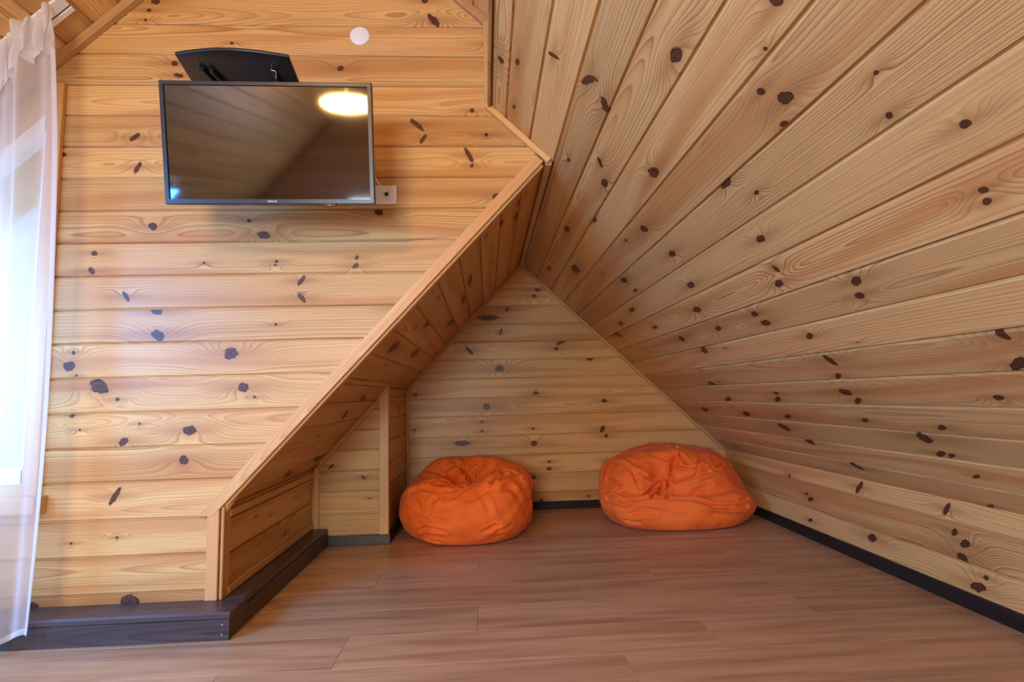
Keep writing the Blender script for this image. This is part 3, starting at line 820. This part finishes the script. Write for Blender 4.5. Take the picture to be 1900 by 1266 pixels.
lch(bar('front_board', (LEFTX, LFY + .006, 0), (LSX - .006, LFY + .006, 0), (0, .02, 0), (0, 0, LZ - LT), STAIN, lg))
lch(bar('top_board', (LEFTX, LFY, LZ - LT), (LSX - .002, LFY, LZ - LT), (0, TVY - .001 - LFY, 0), (0, 0, LT), STAIN, lg, bevel=.006))
lch(bar('end_board', (LSX - .028, LFY + .027, 0), (LSX - .028, TVY - .001, 0), (.02, 0, 0), (0, 0, LZ - LT), STAIN, lg))
for z in (.022, .056):
    lch(lathe('screw', [(0, .0015), (.0038, .0015), (.0045, 0)], METAL, lg, 12, (LSX - .03, LFY + .0055, z), 'Y'))
lg, lch = ledge('dark stained boxed ledge along the foot of the short knee wall', (LKX, 2.7, 0))
lch(bar('side_board', (LSX - .028, TVY + .0005, 0), (LSX - .028, PY - .018, 0), (.02, 0, 0), (0, 0, LZ - LT), STAIN, lg))
lch(bar('top_board', (LKX + .002, TVY + .0005, LZ - LT), (LKX + .002, PY - .016, LZ - LT), (LSX - .012 - LKX, 0, 0), (0, 0, LT), STAIN, lg, bevel=.006))

# ------------------------------------------------------------------ bean bags
def smooth_profile(ctrl, n):
    """Catmull-Rom through control points, resampled evenly by length"""
    c = np.array(ctrl, float)
    c = np.vstack([2 * c[0] - c[1], c, 2 * c[-1] - c[-2]])
    out = []
    for i in range(1, len(c) - 2):
        for t in np.linspace(0, 1, 24, endpoint=False):
            a, b, d, e = c[i - 1], c[i], c[i + 1], c[i + 2]
            out.append(.5 * ((2 * b) + (d - a) * t + (2 * a - 5 * b + 4 * d - e) * t ** 2 + (-a + 3 * b - 3 * d + e) * t ** 3))
    out.append(c[-2])
    out = np.array(out)
    L = np.concatenate([[0], np.cumsum(np.linalg.norm(np.diff(out, axis=0), axis=1))])
    s = np.linspace(0, L[-1], n)
    return np.column_stack([np.interp(s, L, out[:, k]) for k in range(out.shape[1])])

def wrap_interp(phi, table):
    """periodic smooth table of (degrees, value)"""
    d = np.array([t[0] for t in table], float); v = np.array([t[1] for t in table], float)
    d = np.concatenate([d - 360, d, d + 360]); v = np.concatenate([v, v, v])
    k = np.argsort(d); d, v = d[k], v[k]
    x = np.degrees(phi)
    i = np.clip(np.searchsorted(d, x) - 1, 0, len(d) - 2)
    t = (x - d[i]) / (d[i + 1] - d[i])
    t = t * t * (3 - 2 * t)
    return v[i] * (1 - t) + v[i + 1] * t

def soft_noise(P, seed, scale):
    g = np.random.default_rng(seed)
    out = np.zeros(len(P))
    for _ in range(14):
        k = g.normal(size=3) * scale
        out += np.sin(P @ k + g.uniform(0, 6.28))
    return out / 14 ** .5

def normals_grid(G):
    du = np.roll(G, -1, 0) - np.roll(G, 1, 0)
    dv = np.gradient(G, axis=1)
    n = np.cross(du, dv)
    l = np.linalg.norm(n, axis=2, keepdims=True)
    n = n / np.maximum(l, 1e-9)
    return n

def poly_dist(P, pts):
    best = np.full(len(P), 1e9)
    along = np.zeros(len(P))
    n = len(pts) - 1
    for i in range(n):
        a, b = np.array(pts[i], float), np.array(pts[i + 1], float)
        d = b - a
        t = np.clip(((P - a) @ d) / max(d @ d, 1e-12), 0, 1)
        q = np.linalg.norm(P - (a + t[:, None] * d), axis=1)
        m = q < best
        best[m] = q[m]; along[m] = (i + t[m]) / n
    return best, along

NPHI, NT_ = 460, 220
def bag_grid(kind):
    phi = np.linspace(-math.pi, math.pi, NPHI, endpoint=False)
    if kind == 1:
        pr = smooth_profile([(0, 0), (.20, 0), (.315, .002), (.365, .028), (.408, .105), (.416, .19), (.402, .265), (.372, .325), (.315, .362), (.24, .345), (.16, .295), (.08, .265), (0, .262)], NT_)
        hz = wrap_interp(phi, [(-180, .88), (-140, .90), (-105, .84), (-85, .86), (-55, 1.03), (-10, 1.10), (40, 1.12), (90, 1.15), (135, 1.12)])
        rr = wrap_interp(phi, [(-180, 1.0), (-135, .98), (-90, .98), (-45, 1.0), (0, .985), (45, .98), (90, 1.0), (135, 1.0)])
        r, z = pr[:, 0], pr[:, 1]
        R_ = r[None, :] * rr[:, None]
        up = np.clip((z - .12) / .20, 0, 1)
        R_ = R_ * (1 + .075 * np.exp(-((phi[:, None] + .15) / .55) ** 2) * (np.clip((z - .2) / .1, 0, 1) * (r > .2))[None, :])
        Z = z[None, :] * (1 + (hz[:, None] - 1) * up[None, :])
        X = R_ * np.cos(phi)[:, None]; Y = R_ * np.sin(phi)[:, None]
        # the gathered neck lies behind the middle and drags folds to it
        s = np.linspace(0, 1, NT_)[None, :]
        inner = np.clip((s - .66) / .12, 0, 1) * np.clip((1.0 - s) / .10, 0, 1)
        Y = Y + .05 * np.clip((s - .6) / .4, 0, 1)
        X = X + .03 * np.clip((s - .6) / .4, 0, 1)
        f = np.abs(np.sin(3.5 * phi + .7 * np.sin(2 * phi) + .4))[:, None] ** .6
        Z = Z + inner * (.055 * f - .02)
        f2 = np.abs(np.sin(6.5 * phi + 1.9))[:, None] ** .5
        Z = Z + inner * .018 * f2
        G = np.dstack([X, Y, Z])
    else:
        fr = np.clip(-np.sin(phi + .10), 0, 1) ** .6          # 1 at the front
        pf = smooth_profile([(0, 0), (.22, 0), (.40, .002), (.455, .025), (.49, .085), (.485, .145), (.448, .186), (.385, .200), (.388, .228), (.385, .29), (.345, .375), (.26, .435), (.13, .455), (0, .45)], NT_)
        pb = smooth_profile([(0, 0), (.22, 0), (.38, .002), (.43, .03), (.475, .11), (.485, .20), (.465, .29), (.425, .365), (.35, .425), (.25, .455), (.12, .465), (0, .45)], NT_)
        w = fr[:, None]
        R_ = pf[None, :, 0] * w + pb[None, :, 0] * (1 - w)
        Z = pf[None, :, 1] * w + pb[None, :, 1] * (1 - w)
        ey = wrap_interp(phi, [(-180, .9), (-90, .76), (0, .95), (90, .84)])
        X = R_ * np.cos(phi)[:, None] * 1.01; Y = R_ * np.sin(phi)[:, None] * ey[:, None]
        up = np.clip((Z - .2) / .2, 0, 1)
        Y = Y + .085 * up                                     # leans back
        hx = 1 + up * (.035 * np.exp(-((X - .02) / .10) ** 2) - .05 * np.exp(-((X + .33) / .12) ** 2))
        Z = Z * hx
        # right end drawn out to a seam corner
        e = np.clip((X - .34) / .15, 0, 1)
        Z = Z - e * np.clip((Z - .1) / .2, 0, 1) * .035
        X = X + .03 * np.exp(-((phi[:, None] + .25) / .25) ** 2) * np.exp(-((Z - .09) / .05) ** 2)
        # sat-in hollow left of the middle seam
        hol = np.exp(-((X + .10) / .14) ** 2 - ((Z - .30) / .13) ** 2) * w
        Y = Y + .15 * hol
        Z = Z - .02 * hol
        G = np.dstack([X, Y, Z])
    return G

def build_bag(kind, strokes):
    G = bag_grid(kind)
    N = normals_grid(G)
    if kind:  # outward
        cen = np.array([0, 0, .2])
        if ((G - cen) * N).sum() < 0: N = -N
    P = G.reshape(-1, 3).copy(); n = N.reshape(-1, 3)
    lift = np.clip(P[:, 2] / .05, 0, 1)
    D = (.007 * soft_noise(P, 11 + kind, 11) + .0035 * soft_noise(P, 21 + kind, 30)) * lift
    for pts, width, depth in strokes:
        q, al = poly_dist(P, pts)
        env = np.sin(np.pi * np.clip(al, .04, .96)) ** .5
        x = q / (width * .85)
        D += 1.45 * (-depth * np.exp(-x ** 2) + .45 * depth * np.exp(-((x - 2.0) / .9) ** 2)) * env
    P = P + n * D[:, None]
    P[:, 2] = np.maximum(P[:, 2], 0.0)
    return P.reshape(NPHI, NT_, 3)

def bag_object(name, kind, loc, strokes, seams, label):
    G = build_bag(kind, strokes)
    vs = []; idx = -np.ones((NPHI, NT_), int)
    for j in range(NT_):
        if j in (0, NT_ - 1):
            idx[:, j] = len(vs); vs.append(tuple(G[:, j].mean(axis=0)))
        else:
            for i in range(NPHI):
                idx[i, j] = len(vs); vs.append(tuple(G[i, j]))
    fs = []
    for i in range(NPHI):
        k = (i + 1) % NPHI
        for j in range(NT_ - 1):
            q = [idx[i, j], idx[k, j], idx[k, j + 1], idx[i, j + 1]]
            q2 = []
            for x in q:
                if x not in q2: q2.append(int(x))
            if len(q2) >= 3: fs.append(q2)
    root = empty(name, loc)
    tag(root, label, 'bean bag', 'orange bean bags in the alcove')
    me = bpy.data.meshes.new('cover')
    me.from_pydata(vs, [], fs)
    bm = bmesh.new(); bm.from_mesh(me); bmesh.ops.recalc_face_normals(bm, faces=bm.faces); bm.to_mesh(me); bm.free()
    for p in me.polygons: p.use_smooth = True
    cover = link('cover', me, FABRIC, root)
    # seams: a thin double-stitched welt along one meridian each
    for deg, j0, j1 in seams:
        i = int((math.radians(deg) + math.pi) / (2 * math.pi) * NPHI) % NPHI
        pts = [Vector(G[i, j]) for j in range(j0, j1)]
        out = [Vector((p.x, p.y, 0)).normalized() for p in pts]
        tube('seam', [p + o * .0006 for p, o in list(zip(pts, out))[::5]], .0022, SEAM, root)
    return root
SEAM = simple('orange_thread', (0.62, 0.125, 0.024), 0.8, spec=.2)
STROKES_1 = [
    ([(-0.052,-0.356,0.275),(-0.02,-0.339,0.292),(0.005,-0.326,0.304),(0.054,-0.303,0.323)], 0.011, 0.034),
    ([(-0.252,-0.22,0.311),(-0.175,-0.279,0.303),(-0.075,-0.295,0.309)], 0.016, 0.018),
    ([(-0.234,-0.196,0.334),(-0.119,-0.145,0.315),(-0.008,-0.284,0.326)], 0.013, 0.02),
    ([(0.14,-0.321,0.329),(0.163,-0.298,0.351),(0.19,-0.257,0.378),(0.247,-0.201,0.384)], 0.012, 0.022),
    ([(0.032,-0.246,0.339),(0.027,0.134,0.324),(0.05,0.179,0.37)], 0.01, 0.026),
    ([(-0.07,0.095,0.315),(-0.078,0.116,0.352)], 0.009, 0.022),
    ([(-0.009,0.072,0.298),(-0.023,0.155,0.34)], 0.008, 0.02),
    ([(-0.043,0.084,0.302),(-0.027,0.089,0.319)], 0.008, 0.015),
    ([(0.335,-0.159,0.37),(0.347,-0.182,0.346),(0.375,-0.156,0.33)], 0.01, 0.012),
    ([(-0.296,-0.255,0.082),(-0.222,-0.334,0.11),(-0.164,-0.364,0.105),(-0.112,-0.38,0.095)], 0.012, 0.012),
    ([(-0.262,-0.313,0.165),(-0.212,-0.348,0.155)], 0.01, 0.01),
    ([(0.097,-0.385,0.091),(0.162,-0.373,0.115),(0.182,-0.363,0.11)], 0.012, 0.01),
    ([(-0.242,-0.282,0.047),(-0.194,-0.31,0.038),(-0.148,-0.328,0.03)], 0.01, 0.012),
    ([(0.168,-0.36,0.086),(0.214,-0.341,0.095),(0.252,-0.318,0.1)], 0.012, 0.01),
    ([(-0.181,-0.35,0.236),(-0.123,-0.379,0.223),(-0.054,-0.394,0.228)], 0.025, 0.008),
    ([(-0.339,-0.194,0.259),(-0.285,-0.273,0.244),(-0.263,-0.306,0.211)], 0.02, 0.01),
    ([(0.222,-0.311,0.323),(0.271,-0.29,0.306),(0.309,-0.273,0.251)], 0.022, 0.01),
    ([(-0.146,-0.273,0.309),(-0.173,-0.324,0.274),(-0.203,-0.334,0.245)], 0.018, 0.009),
    ([(0.081,-0.349,0.292),(0.124,-0.381,0.241),(0.137,-0.386,0.204)], 0.02, 0.008),
    ([(-0.028,-0.359,0.277),(0.023,-0.344,0.292),(0.108,-0.308,0.332),(0.199,-0.308,0.338),(0.347,-0.155,0.364)], 0.02, -0.014),
    ([(-0.385,-0.086,0.256),(-0.329,-0.162,0.288),(-0.238,-0.199,0.331)], 0.02, -0.012),
    ([(0.186,-0.259,0.378),(0.217,-0.106,0.407),(0.31,-0.165,0.384)], 0.014, -0.01),
    ([(-0.168,0.111,0.336),(-0.101,0.13,0.368),(-0.045,0.123,0.347)], 0.014, -0.01),
]
STROKES_2 = [
    ([(-0.468,-0.109,0.173),(-0.387,-0.236,0.172),(-0.303,-0.271,0.189),(-0.136,-0.273,0.175),(0.006,-0.312,0.175),(0.112,-0.357,0.154),(0.22,-0.348,0.139),(0.352,-0.294,0.13)], 0.013, 0.03),
    ([(0.037,-0.039,0.465),(-0.013,-0.111,0.403),(-0.035,-0.111,0.335),(-0.064,-0.123,0.261),(-0.125,-0.254,0.181)], 0.013, 0.036),
    ([(-0.041,-0.111,0.31),(-0.027,-0.15,0.265),(0.063,-0.209,0.3),(0.174,-0.208,0.334)], 0.012, 0.026),
    ([(-0.014,-0.122,0.373),(0.015,-0.15,0.349),(0.08,-0.19,0.347),(0.162,-0.184,0.364)], 0.01, 0.024),
    ([(-0.439,0.004,0.271),(-0.397,-0.088,0.266),(-0.381,-0.124,0.24),(-0.434,-0.1,0.217)], 0.01, 0.022),
    ([(-0.327,-0.033,0.37),(-0.287,-0.134,0.32),(-0.278,-0.189,0.252)], 0.016, 0.018),
    ([(-0.279,-0.118,0.338),(-0.215,-0.143,0.292),(-0.115,-0.102,0.27)], 0.014, 0.016),
    ([(-0.259,-0.227,0.202),(-0.191,-0.18,0.23),(-0.073,-0.098,0.288)], 0.013, 0.028),
    ([(-0.244,-0.276,0.187),(-0.169,-0.197,0.202),(-0.08,-0.139,0.238)], 0.01, 0.02),
    ([(0.114,-0.178,0.374),(0.148,-0.139,0.407),(0.215,-0.09,0.425)], 0.012, 0.016),
    ([(0.23,-0.172,0.358),(0.308,-0.121,0.363),(0.416,0.015,0.342)], 0.009, 0.022),
    ([(-0.383,-0.26,0.095),(-0.338,-0.295,0.117),(-0.228,-0.335,0.12)], 0.014, 0.012),
    ([(-0.39,-0.233,0.059),(-0.31,-0.299,0.061)], 0.012, 0.012),
    ([(0.307,-0.305,0.172),(0.374,-0.263,0.167)], 0.008, 0.016),
    ([(0.026,-0.251,0.199),(0.08,-0.258,0.231),(0.148,-0.257,0.259)], 0.018, 0.012),
    ([(0.028,-0.113,0.433),(0.053,-0.163,0.374)], 0.012, 0.018),
    ([(-0.462,-0.091,0.198),(-0.39,-0.225,0.182)], 0.012, 0.014),
    ([(-0.148,-0.045,0.43),(-0.059,-0.085,0.407),(-0.017,-0.106,0.411)], 0.016, 0.01),
    ([(0.092,-0.208,0.325),(0.11,-0.178,0.374)], 0.008, 0.014),
    ([(-0.032,-0.214,0.199),(0.0,-0.25,0.191),(0.074,-0.265,0.209)], 0.02, 0.008),
    ([(-0.467,-0.092,0.189),(-0.386,-0.242,0.168),(-0.146,-0.293,0.166),(0.08,-0.362,0.137),(0.338,-0.304,0.113)], 0.022, -0.01),
    ([(-0.069,-0.15,0.233),(0.038,-0.222,0.25),(0.138,-0.251,0.27),(0.299,-0.191,0.297)], 0.03, -0.012),
    ([(-0.349,0.069,0.391),(-0.315,-0.043,0.372),(-0.296,-0.126,0.326)], 0.02, -0.01),
]

bag_object('bean_bag', 1, (-.13, 3.405, 0), STROKES_1, [(-52, 26, 92), (40, 26, 92), (150, 26, 92)], 'squat orange bean bag with a sunken gathered top beside the boxed partition')
bag_object('bean_bag', 2, (1.235, 3.525, 0), STROKES_2, [(-60, 24, 60), (-128, 24, 60), (60, 30, 100)], 'wider orange bean bag slumped in the corner by the knee wall, hollow on one side')

# ------------------------------------------------------------------ television
tvb, tvt = Vector((-.753, 1.837, 1.5515)), Vector((-.750, 1.761, 1.9675))
yv = (tvt - tvb).normalized()
xv = Vector((1, 0, .0105)); xv = (xv - yv * xv.dot(yv)).normalized()
zv = xv.cross(yv)
tv = empty('television')
Mtv = Matrix((xv, yv, zv)).transposed().to_4x4(); Mtv.translation = (tvb + tvt) / 2
tv.matrix_world = Mtv
tag(tv, 'flat black television tilted forward on the pine gable wall', 'television')
W, Hh = .73, .423
def frame_mesh(name, w, h, bw, bt, bb, z0, z1):
    o = [(-w / 2, -h / 2), (w / 2, -h / 2), (w / 2, h / 2), (-w / 2, h / 2)]
    i = [(-w / 2 + bw, -h / 2 + bb), (w / 2 - bw, -h / 2 + bb), (w / 2 - bw, h / 2 - bt), (-w / 2 + bw, h / 2 - bt)]
    c = .002
    oc = [(-w / 2 + c, -h / 2 + c), (w / 2 - c, -h / 2 + c), (w / 2 - c, h / 2 - c), (-w / 2 + c, h / 2 - c)]
    vs = [(x, y, z0) for x, y in o] + [(x, y, z1 - c) for x, y in o] + [(x, y, z1) for x, y in oc] + [(x, y, z1) for x, y in i] + [(x, y, z1 - .006) for x, y in i] + [(x, y, z0) for x, y in i]
    fs = []
    for r in range(5):
        for k in range(4):
            fs.append((r * 4 + k, r * 4 + (k + 1) % 4, r * 4 + 4 + (k + 1) % 4, r * 4 + 4 + k))
    for k in range(4): fs.append((20 + k, 20 + (k + 1) % 4, (k + 1) % 4, k))
    return mesh_from(name, vs, fs)
link('bezel', frame_mesh('bezel', W, Hh, .0145, .0135, .0165, -.025, .0), BEZEL, tv)
sc_ = box('screen', (-W / 2 + .013, -Hh / 2 + .015, -.016), (W / 2 - .013, Hh / 2 - .012, -.005), SCREEN, tv, bevel=0)
# back housing, stepped and tapered
def taper_box(name, a, b, z0, z1, mat, parent):
    (x0, y0, x1, y1), (X0, Y0, X1, Y1) = a, b
    vs = [(x0, y0, z0), (x1, y0, z0), (x1, y1, z0), (x0, y1, z0), (X0, Y0, z1), (X1, Y0, z1), (X1, Y1, z1), (X0, Y1, z1)]
    fs = [(0, 1, 2, 3), (7, 6, 5, 4)] + [(i, (i + 1) % 4, 4 + (i + 1) % 4, 4 + i) for i in range(4)]
    return link(name, mesh_from(name, vs, fs), mat, parent)
taper_box('back_housing', (-W / 2 + .004, -Hh / 2 + .004, W / 2 - .004, Hh / 2 - .004), (-.27, -.17, .27, .13), -.025, -.068, BLACK, tv)
for x0 in (-.30, -.205, -.075, .075):      # vent strips on the underside
    vs_, fs_ = [], []
    for i in range(16):
        for j in range(2):
            cx, cz = x0 + i * .0062 + (j % 2) * .003, -.009 - j * .006
            b = len(vs_)
            vs_ += [(cx - .0018, -Hh / 2 - .0004, cz - .0022), (cx + .0018, -Hh / 2 - .0004, cz - .0022), (cx + .0018, -Hh / 2 - .0004, cz + .0022), (cx - .0018, -Hh / 2 - .0004, cz + .0022)]
            fs_.append((b, b + 1, b + 2, b + 3))
    v_ = link('vent_holes', mesh_from('vent_holes', vs_, fs_), simple('vent_black', (.002, .002, .002), .9), tv)
    v_['kind'] = 'stuff'
ir = box('receiver', (.193, -Hh / 2 - .007, -.013), (.228, -Hh / 2 + .001, -.001), BLACK, tv, bevel=.002)
led = lathe('indicator_light', [(0, .0012), (.0022, .001), (.0028, 0)], LED, ir, 12)
led.location = (.205, -Hh / 2 - .0035, -.001)
fc = bpy.data.curves.new('brand_lettering', 'FONT')
fc.body = 'SAMSUNG'; fc.size = .0088; fc.align_x = 'CENTER'; fc.align_y = 'CENTER'; fc.extrude = .0002; fc.space_character = 1.05
ft = bpy.data.objects.new('lettering_tmp', fc); COL.objects.link(ft)
dg = bpy.context.evaluated_depsgraph_get()
fme = bpy.data.meshes.new_from_object(ft.evaluated_get(dg)); bpy.data.objects.remove(ft, do_unlink=True)
fme.materials.clear()
fl = link('lettering', fme, SILVER, tv); fl.location = (.005, -Hh / 2 + .0085, .0003); fl.scale = (.8, 1, 1)
fl['label'] = 'silver maker lettering on the lower bezel'
wbk = box('wall_bracket', (-.06, -.09, -.40), (.06, -.02, -.066), BLACK, tv, bevel=.004)
# keep the bracket in front of the boards
for v in wbk.data.vertices:
    w_ = Mtv @ v.co
    if w_.y > TVY - .001:
        w_.y = TVY - .001; v.co = Mtv.inverted() @ w_

# ------------------------------------------------------------------ black shelf above the television
sh = empty('media_shelf', (-.86, TVY, 2.03))
tag(sh, 'black shelf with curved front edge mounted above the television', 'shelf')
def sch(o):
    o.matrix_parent_inverse = Matrix.Translation(-Vector((-.86, TVY, 2.03))); return o
out = []
for t in np.linspace(0, 1, 17):
    x = -1.030 + t * (1.030 - .655)
    out.append((x, 1.706 + .010 * t - .030 * math.sin(math.pi * t)))
poly = [(-1.112, TVY - .004)] + out + [(-.705, TVY - .004)]
vs = [(x, y, 2.028) for x, y in poly] + [(x, y, 2.038) for x, y in poly]
n_ = len(poly)
fs = [tuple(range(n_)), tuple(range(2 * n_ - 1, n_ - 1, -1))] + [(i, (i + 1) % n_, n_ + (i + 1) % n_, n_ + i) for i in range(n_)]
pl_ = sch(link('shelf_plate', mesh_from('shelf_plate', vs, fs), BLACK, sh))
md = pl_.modifiers.new('bevel', 'BEVEL'); md.width = .002; md.segments = 2
sch(bar('support_arm', (-.985, 1.772, 2.012), (-.955, TVY - .002, 2.012), (.016, 0, 0), (0, 0, .016), BLACK, sh))
sch(bar('support_arm', (-.955, 1.780, 2.012), (-.925, TVY - .002, 2.012), (.014, 0, 0), (0, 0, .016), BLACK, sh))
sch(bar('support_arm', (-.745, 1.80, 2.012), (-.755, TVY - .002, 2.012), (.014, 0, 0), (0, 0, .016), BLACK, sh))
sch(bar('wall_plate', (-1.08, TVY - .001, 2.0), (-.72, TVY - .001, 2.0), (0, 0, .027), (0, -.012, 0), BLACK, sh))
sch(tube('cable_clip', [(-.735, 1.772, 2.028), (-.735, 1.770, 2.016), (-.722, 1.772, 2.012), (-.720, 1.774, 1.985)], .0017, METAL, sh))

# ------------------------------------------------------------------ round cap, socket plate, cable
cp = lathe('junction_cap', [(0, .006), (.036, .006), (.0405, .0045), (.0425, .002), (.0425, 0)], WHITE, None, 48, (-.518, TVY, 2.426), 'Y')
tag(cp, 'round white blank cap on the pine wall above the television', 'wall cap')
sx0, sx1, sz0, sz1 = -.582, -.361, 1.665, 1.746
so_ = empty('socket_plate', ((sx0 + sx1) / 2, TVY, sz0))
tag(so_, 'white multi-gang wall socket plate partly hidden behind the television', 'socket')
def soc(o):
    o.matrix_parent_inverse = Matrix.Translation(-Vector(((sx0 + sx1) / 2, TVY, sz0))); return o
soc(box('frame', (sx0, TVY - .009, sz0), (sx1, TVY - .0005, sz1), WHITE, so_, bevel=.003))
for cx in (-.4015, -.4725, -.5435):
    soc(box('insert', (cx - .0275, TVY - .0115, sz0 + .013), (cx + .0275, TVY - .006, sz0 + .068), WHITE, so_, bevel=.0012))
ac = empty('aerial_cable', (-.4015, TVY - .012, 1.705))
tag(ac, 'white aerial cable with dark plug running from the socket behind the television', 'cable')
pg = lathe('plug', [(0, .016), (.0045, .016), (.006, .014), (.0065, .008), (.0085, .006), (.0085, 0)], BLACK, ac, 20, (0, 0, 0), 'Y')
tube('cord', [(0, -.014, .002), (-.012, -.03, .014), (-.045, -.05, .062), (-.10, -.09, .115), (-.22, -.15, .14)], .0024, WHITE, ac)

# ------------------------------------------------------------------ curtain on a ceiling rail
CY, CXR, CXL = 1.955, -1.600, -2.70
def cur_xr(z): return CXR - .045 * np.clip((z - 1.6) / .8, 0, 1) ** 2 + .012 * math.sin(z * 2.2)
def fold(s, z):
    k = 1 - .35 * np.clip(z / 2.4, 0, 1)
    return .030 * np.sin(s * 46 + .5 * math.sin(z * 1.3)) * k + .014 * np.sin(s * 97 + 1.3 + .3 * z) * k + .008 * np.sin(s * 19 + z)
cu = empty('sheer_curtain', (-2.1, CY, 0))
tag(cu, 'white sheer curtain hanging from the sloping ceiling in front of the window', 'curtain')
def cloth(name, s0f, z_of, ns, nz, dens, amp=1.0, dy=0.0, rough=0.0):
    vs, fs = [], []
    for i in range(ns + 1):
        s = i / ns
        for j in range(nz + 1):
            q = j / nz
            z = z_of(s, q)
            xr = cur_xr(z)
            x = xr + (CXL - xr) * s
            y = CY + dy + amp * fold(s, z)
            if rough:
                x += rough * .5 * math.sin(s * 310 + q * 5)
                y += rough * math.sin(s * 210 + 2.2 * q) + rough * .7 * math.sin(s * 143 + q * 9)
            vs.append((x + 2.1, y - CY, z))
    for i in range(ns):
        for j in range(nz):
            a = i * (nz + 1) + j
            fs.append((a, a + nz + 1, a + nz + 2, a + 1))
    me = mesh_from(name, vs, fs, smooth=True)
    o = link(name, me, SHEER, cu)
    o['density'] = dens
    return o
def ctop(s):
    x = CXR - .045 + (CXL - CXR) * s
    return z_upl(x) - .022
HZ = .048
def cbot(s): return HZ + .016 * math.sin(s * 46 + 1.0) + .012 * math.sin(s * 21)
def chead(s): return ctop(s) - .17 - .018 * math.sin(s * 120) - .012 * math.sin(s * 53)
cloth('drape', 0, lambda s, q: cbot(s) + .012 + (chead(s) + .04 - cbot(s)) * q, 420, 70, .46)
cloth('header', 0, lambda s, q: chead(s) + (ctop(s) - chead(s)) * q, 420, 16, .74, amp=.6, dy=-.012, rough=.010)
cloth('hem', 0, lambda s, q: cbot(s) + .02 * q, 420, 2, .78, dy=-.002)
# side hem of the right edge
vs, fs = [], []
for j in range(80):
    z = HZ + .02 + (ctop(0) - .2 - HZ) * j / 79
    xr = cur_xr(z)
    for e in (0.0, 1.0):
        vs.append((xr - .016 * e + 2.1, fold(.016 * e, z) - .003, z))
for j in range(79): fs.append((2 * j, 2 * j + 1, 2 * j + 3, 2 * j + 2))
sh_ = link('side_hem', mesh_from('side_hem', vs, fs, smooth=True), SHEER, cu); sh_['density'] = .55
cr_ = empty('curtain_rail', (-2.1, 2.0, z_upl(-2.1)))
tag(cr_, 'white two-track curtain rail fixed to the sloping ceiling above the window', 'curtain rail')
def rch(o):
    o.matrix_parent_inverse = Matrix.Translation(-Vector((-2.1, 2.0, z_upl(-2.1)))); return o
ra = Vector((-2.8, 0, z_upl(-2.8))) + nUL * .0005; rb_ = Vector((-1.628, 0, z_upl(-1.628))) + nUL * .0005
def yy(v, y): return Vector((v.x, y, v.z))
rch(bar('track', yy(ra, 1.955), yy(rb_, 1.955), (0, .048, 0), nUL * .011, WHITE, cr_, bevel=.002))
rch(bar('track', yy(ra, 2.010), yy(rb_, 2.010), (0, .022, 0), nUL * .011, WHITE, cr_, bevel=.002))
rch(bar('slot', yy(ra, 2.0025), yy(rb_, 2.0025), (0, .008, 0), nUL * .005, BLACK, cr_, bevel=.001))

# ------------------------------------------------------------------ round lamp hanging behind the viewer
LX, LY, LZ_ = -1.02, -.62, 2.30
lp = empty('pendant_lamp', (LX, LY, LZ_))
tag(lp, 'round white pendant lamp reflected in the television screen', 'lamp')
pr = [(.0001, -.055), (.08, -.052), (.15, -.038), (.19, -.015), (.2, .005), (.19, .028), (.15, .05), (.08, .062), (.0001, .065)]
lathe('lamp_shade', pr, LAMPM, lp, 48)
tube('cord', [(0, 0, .06), (0, 0, .3), (0, 0, z_upl(LX) - LZ_ - .005)], .004, WHITE, lp)
lathe('ceiling_rose', [(0, -.03), (.04, -.03), (.05, 0), (0, 0)], WHITE, lp, 32, (0, 0, z_upl(LX) - LZ_ - .03))
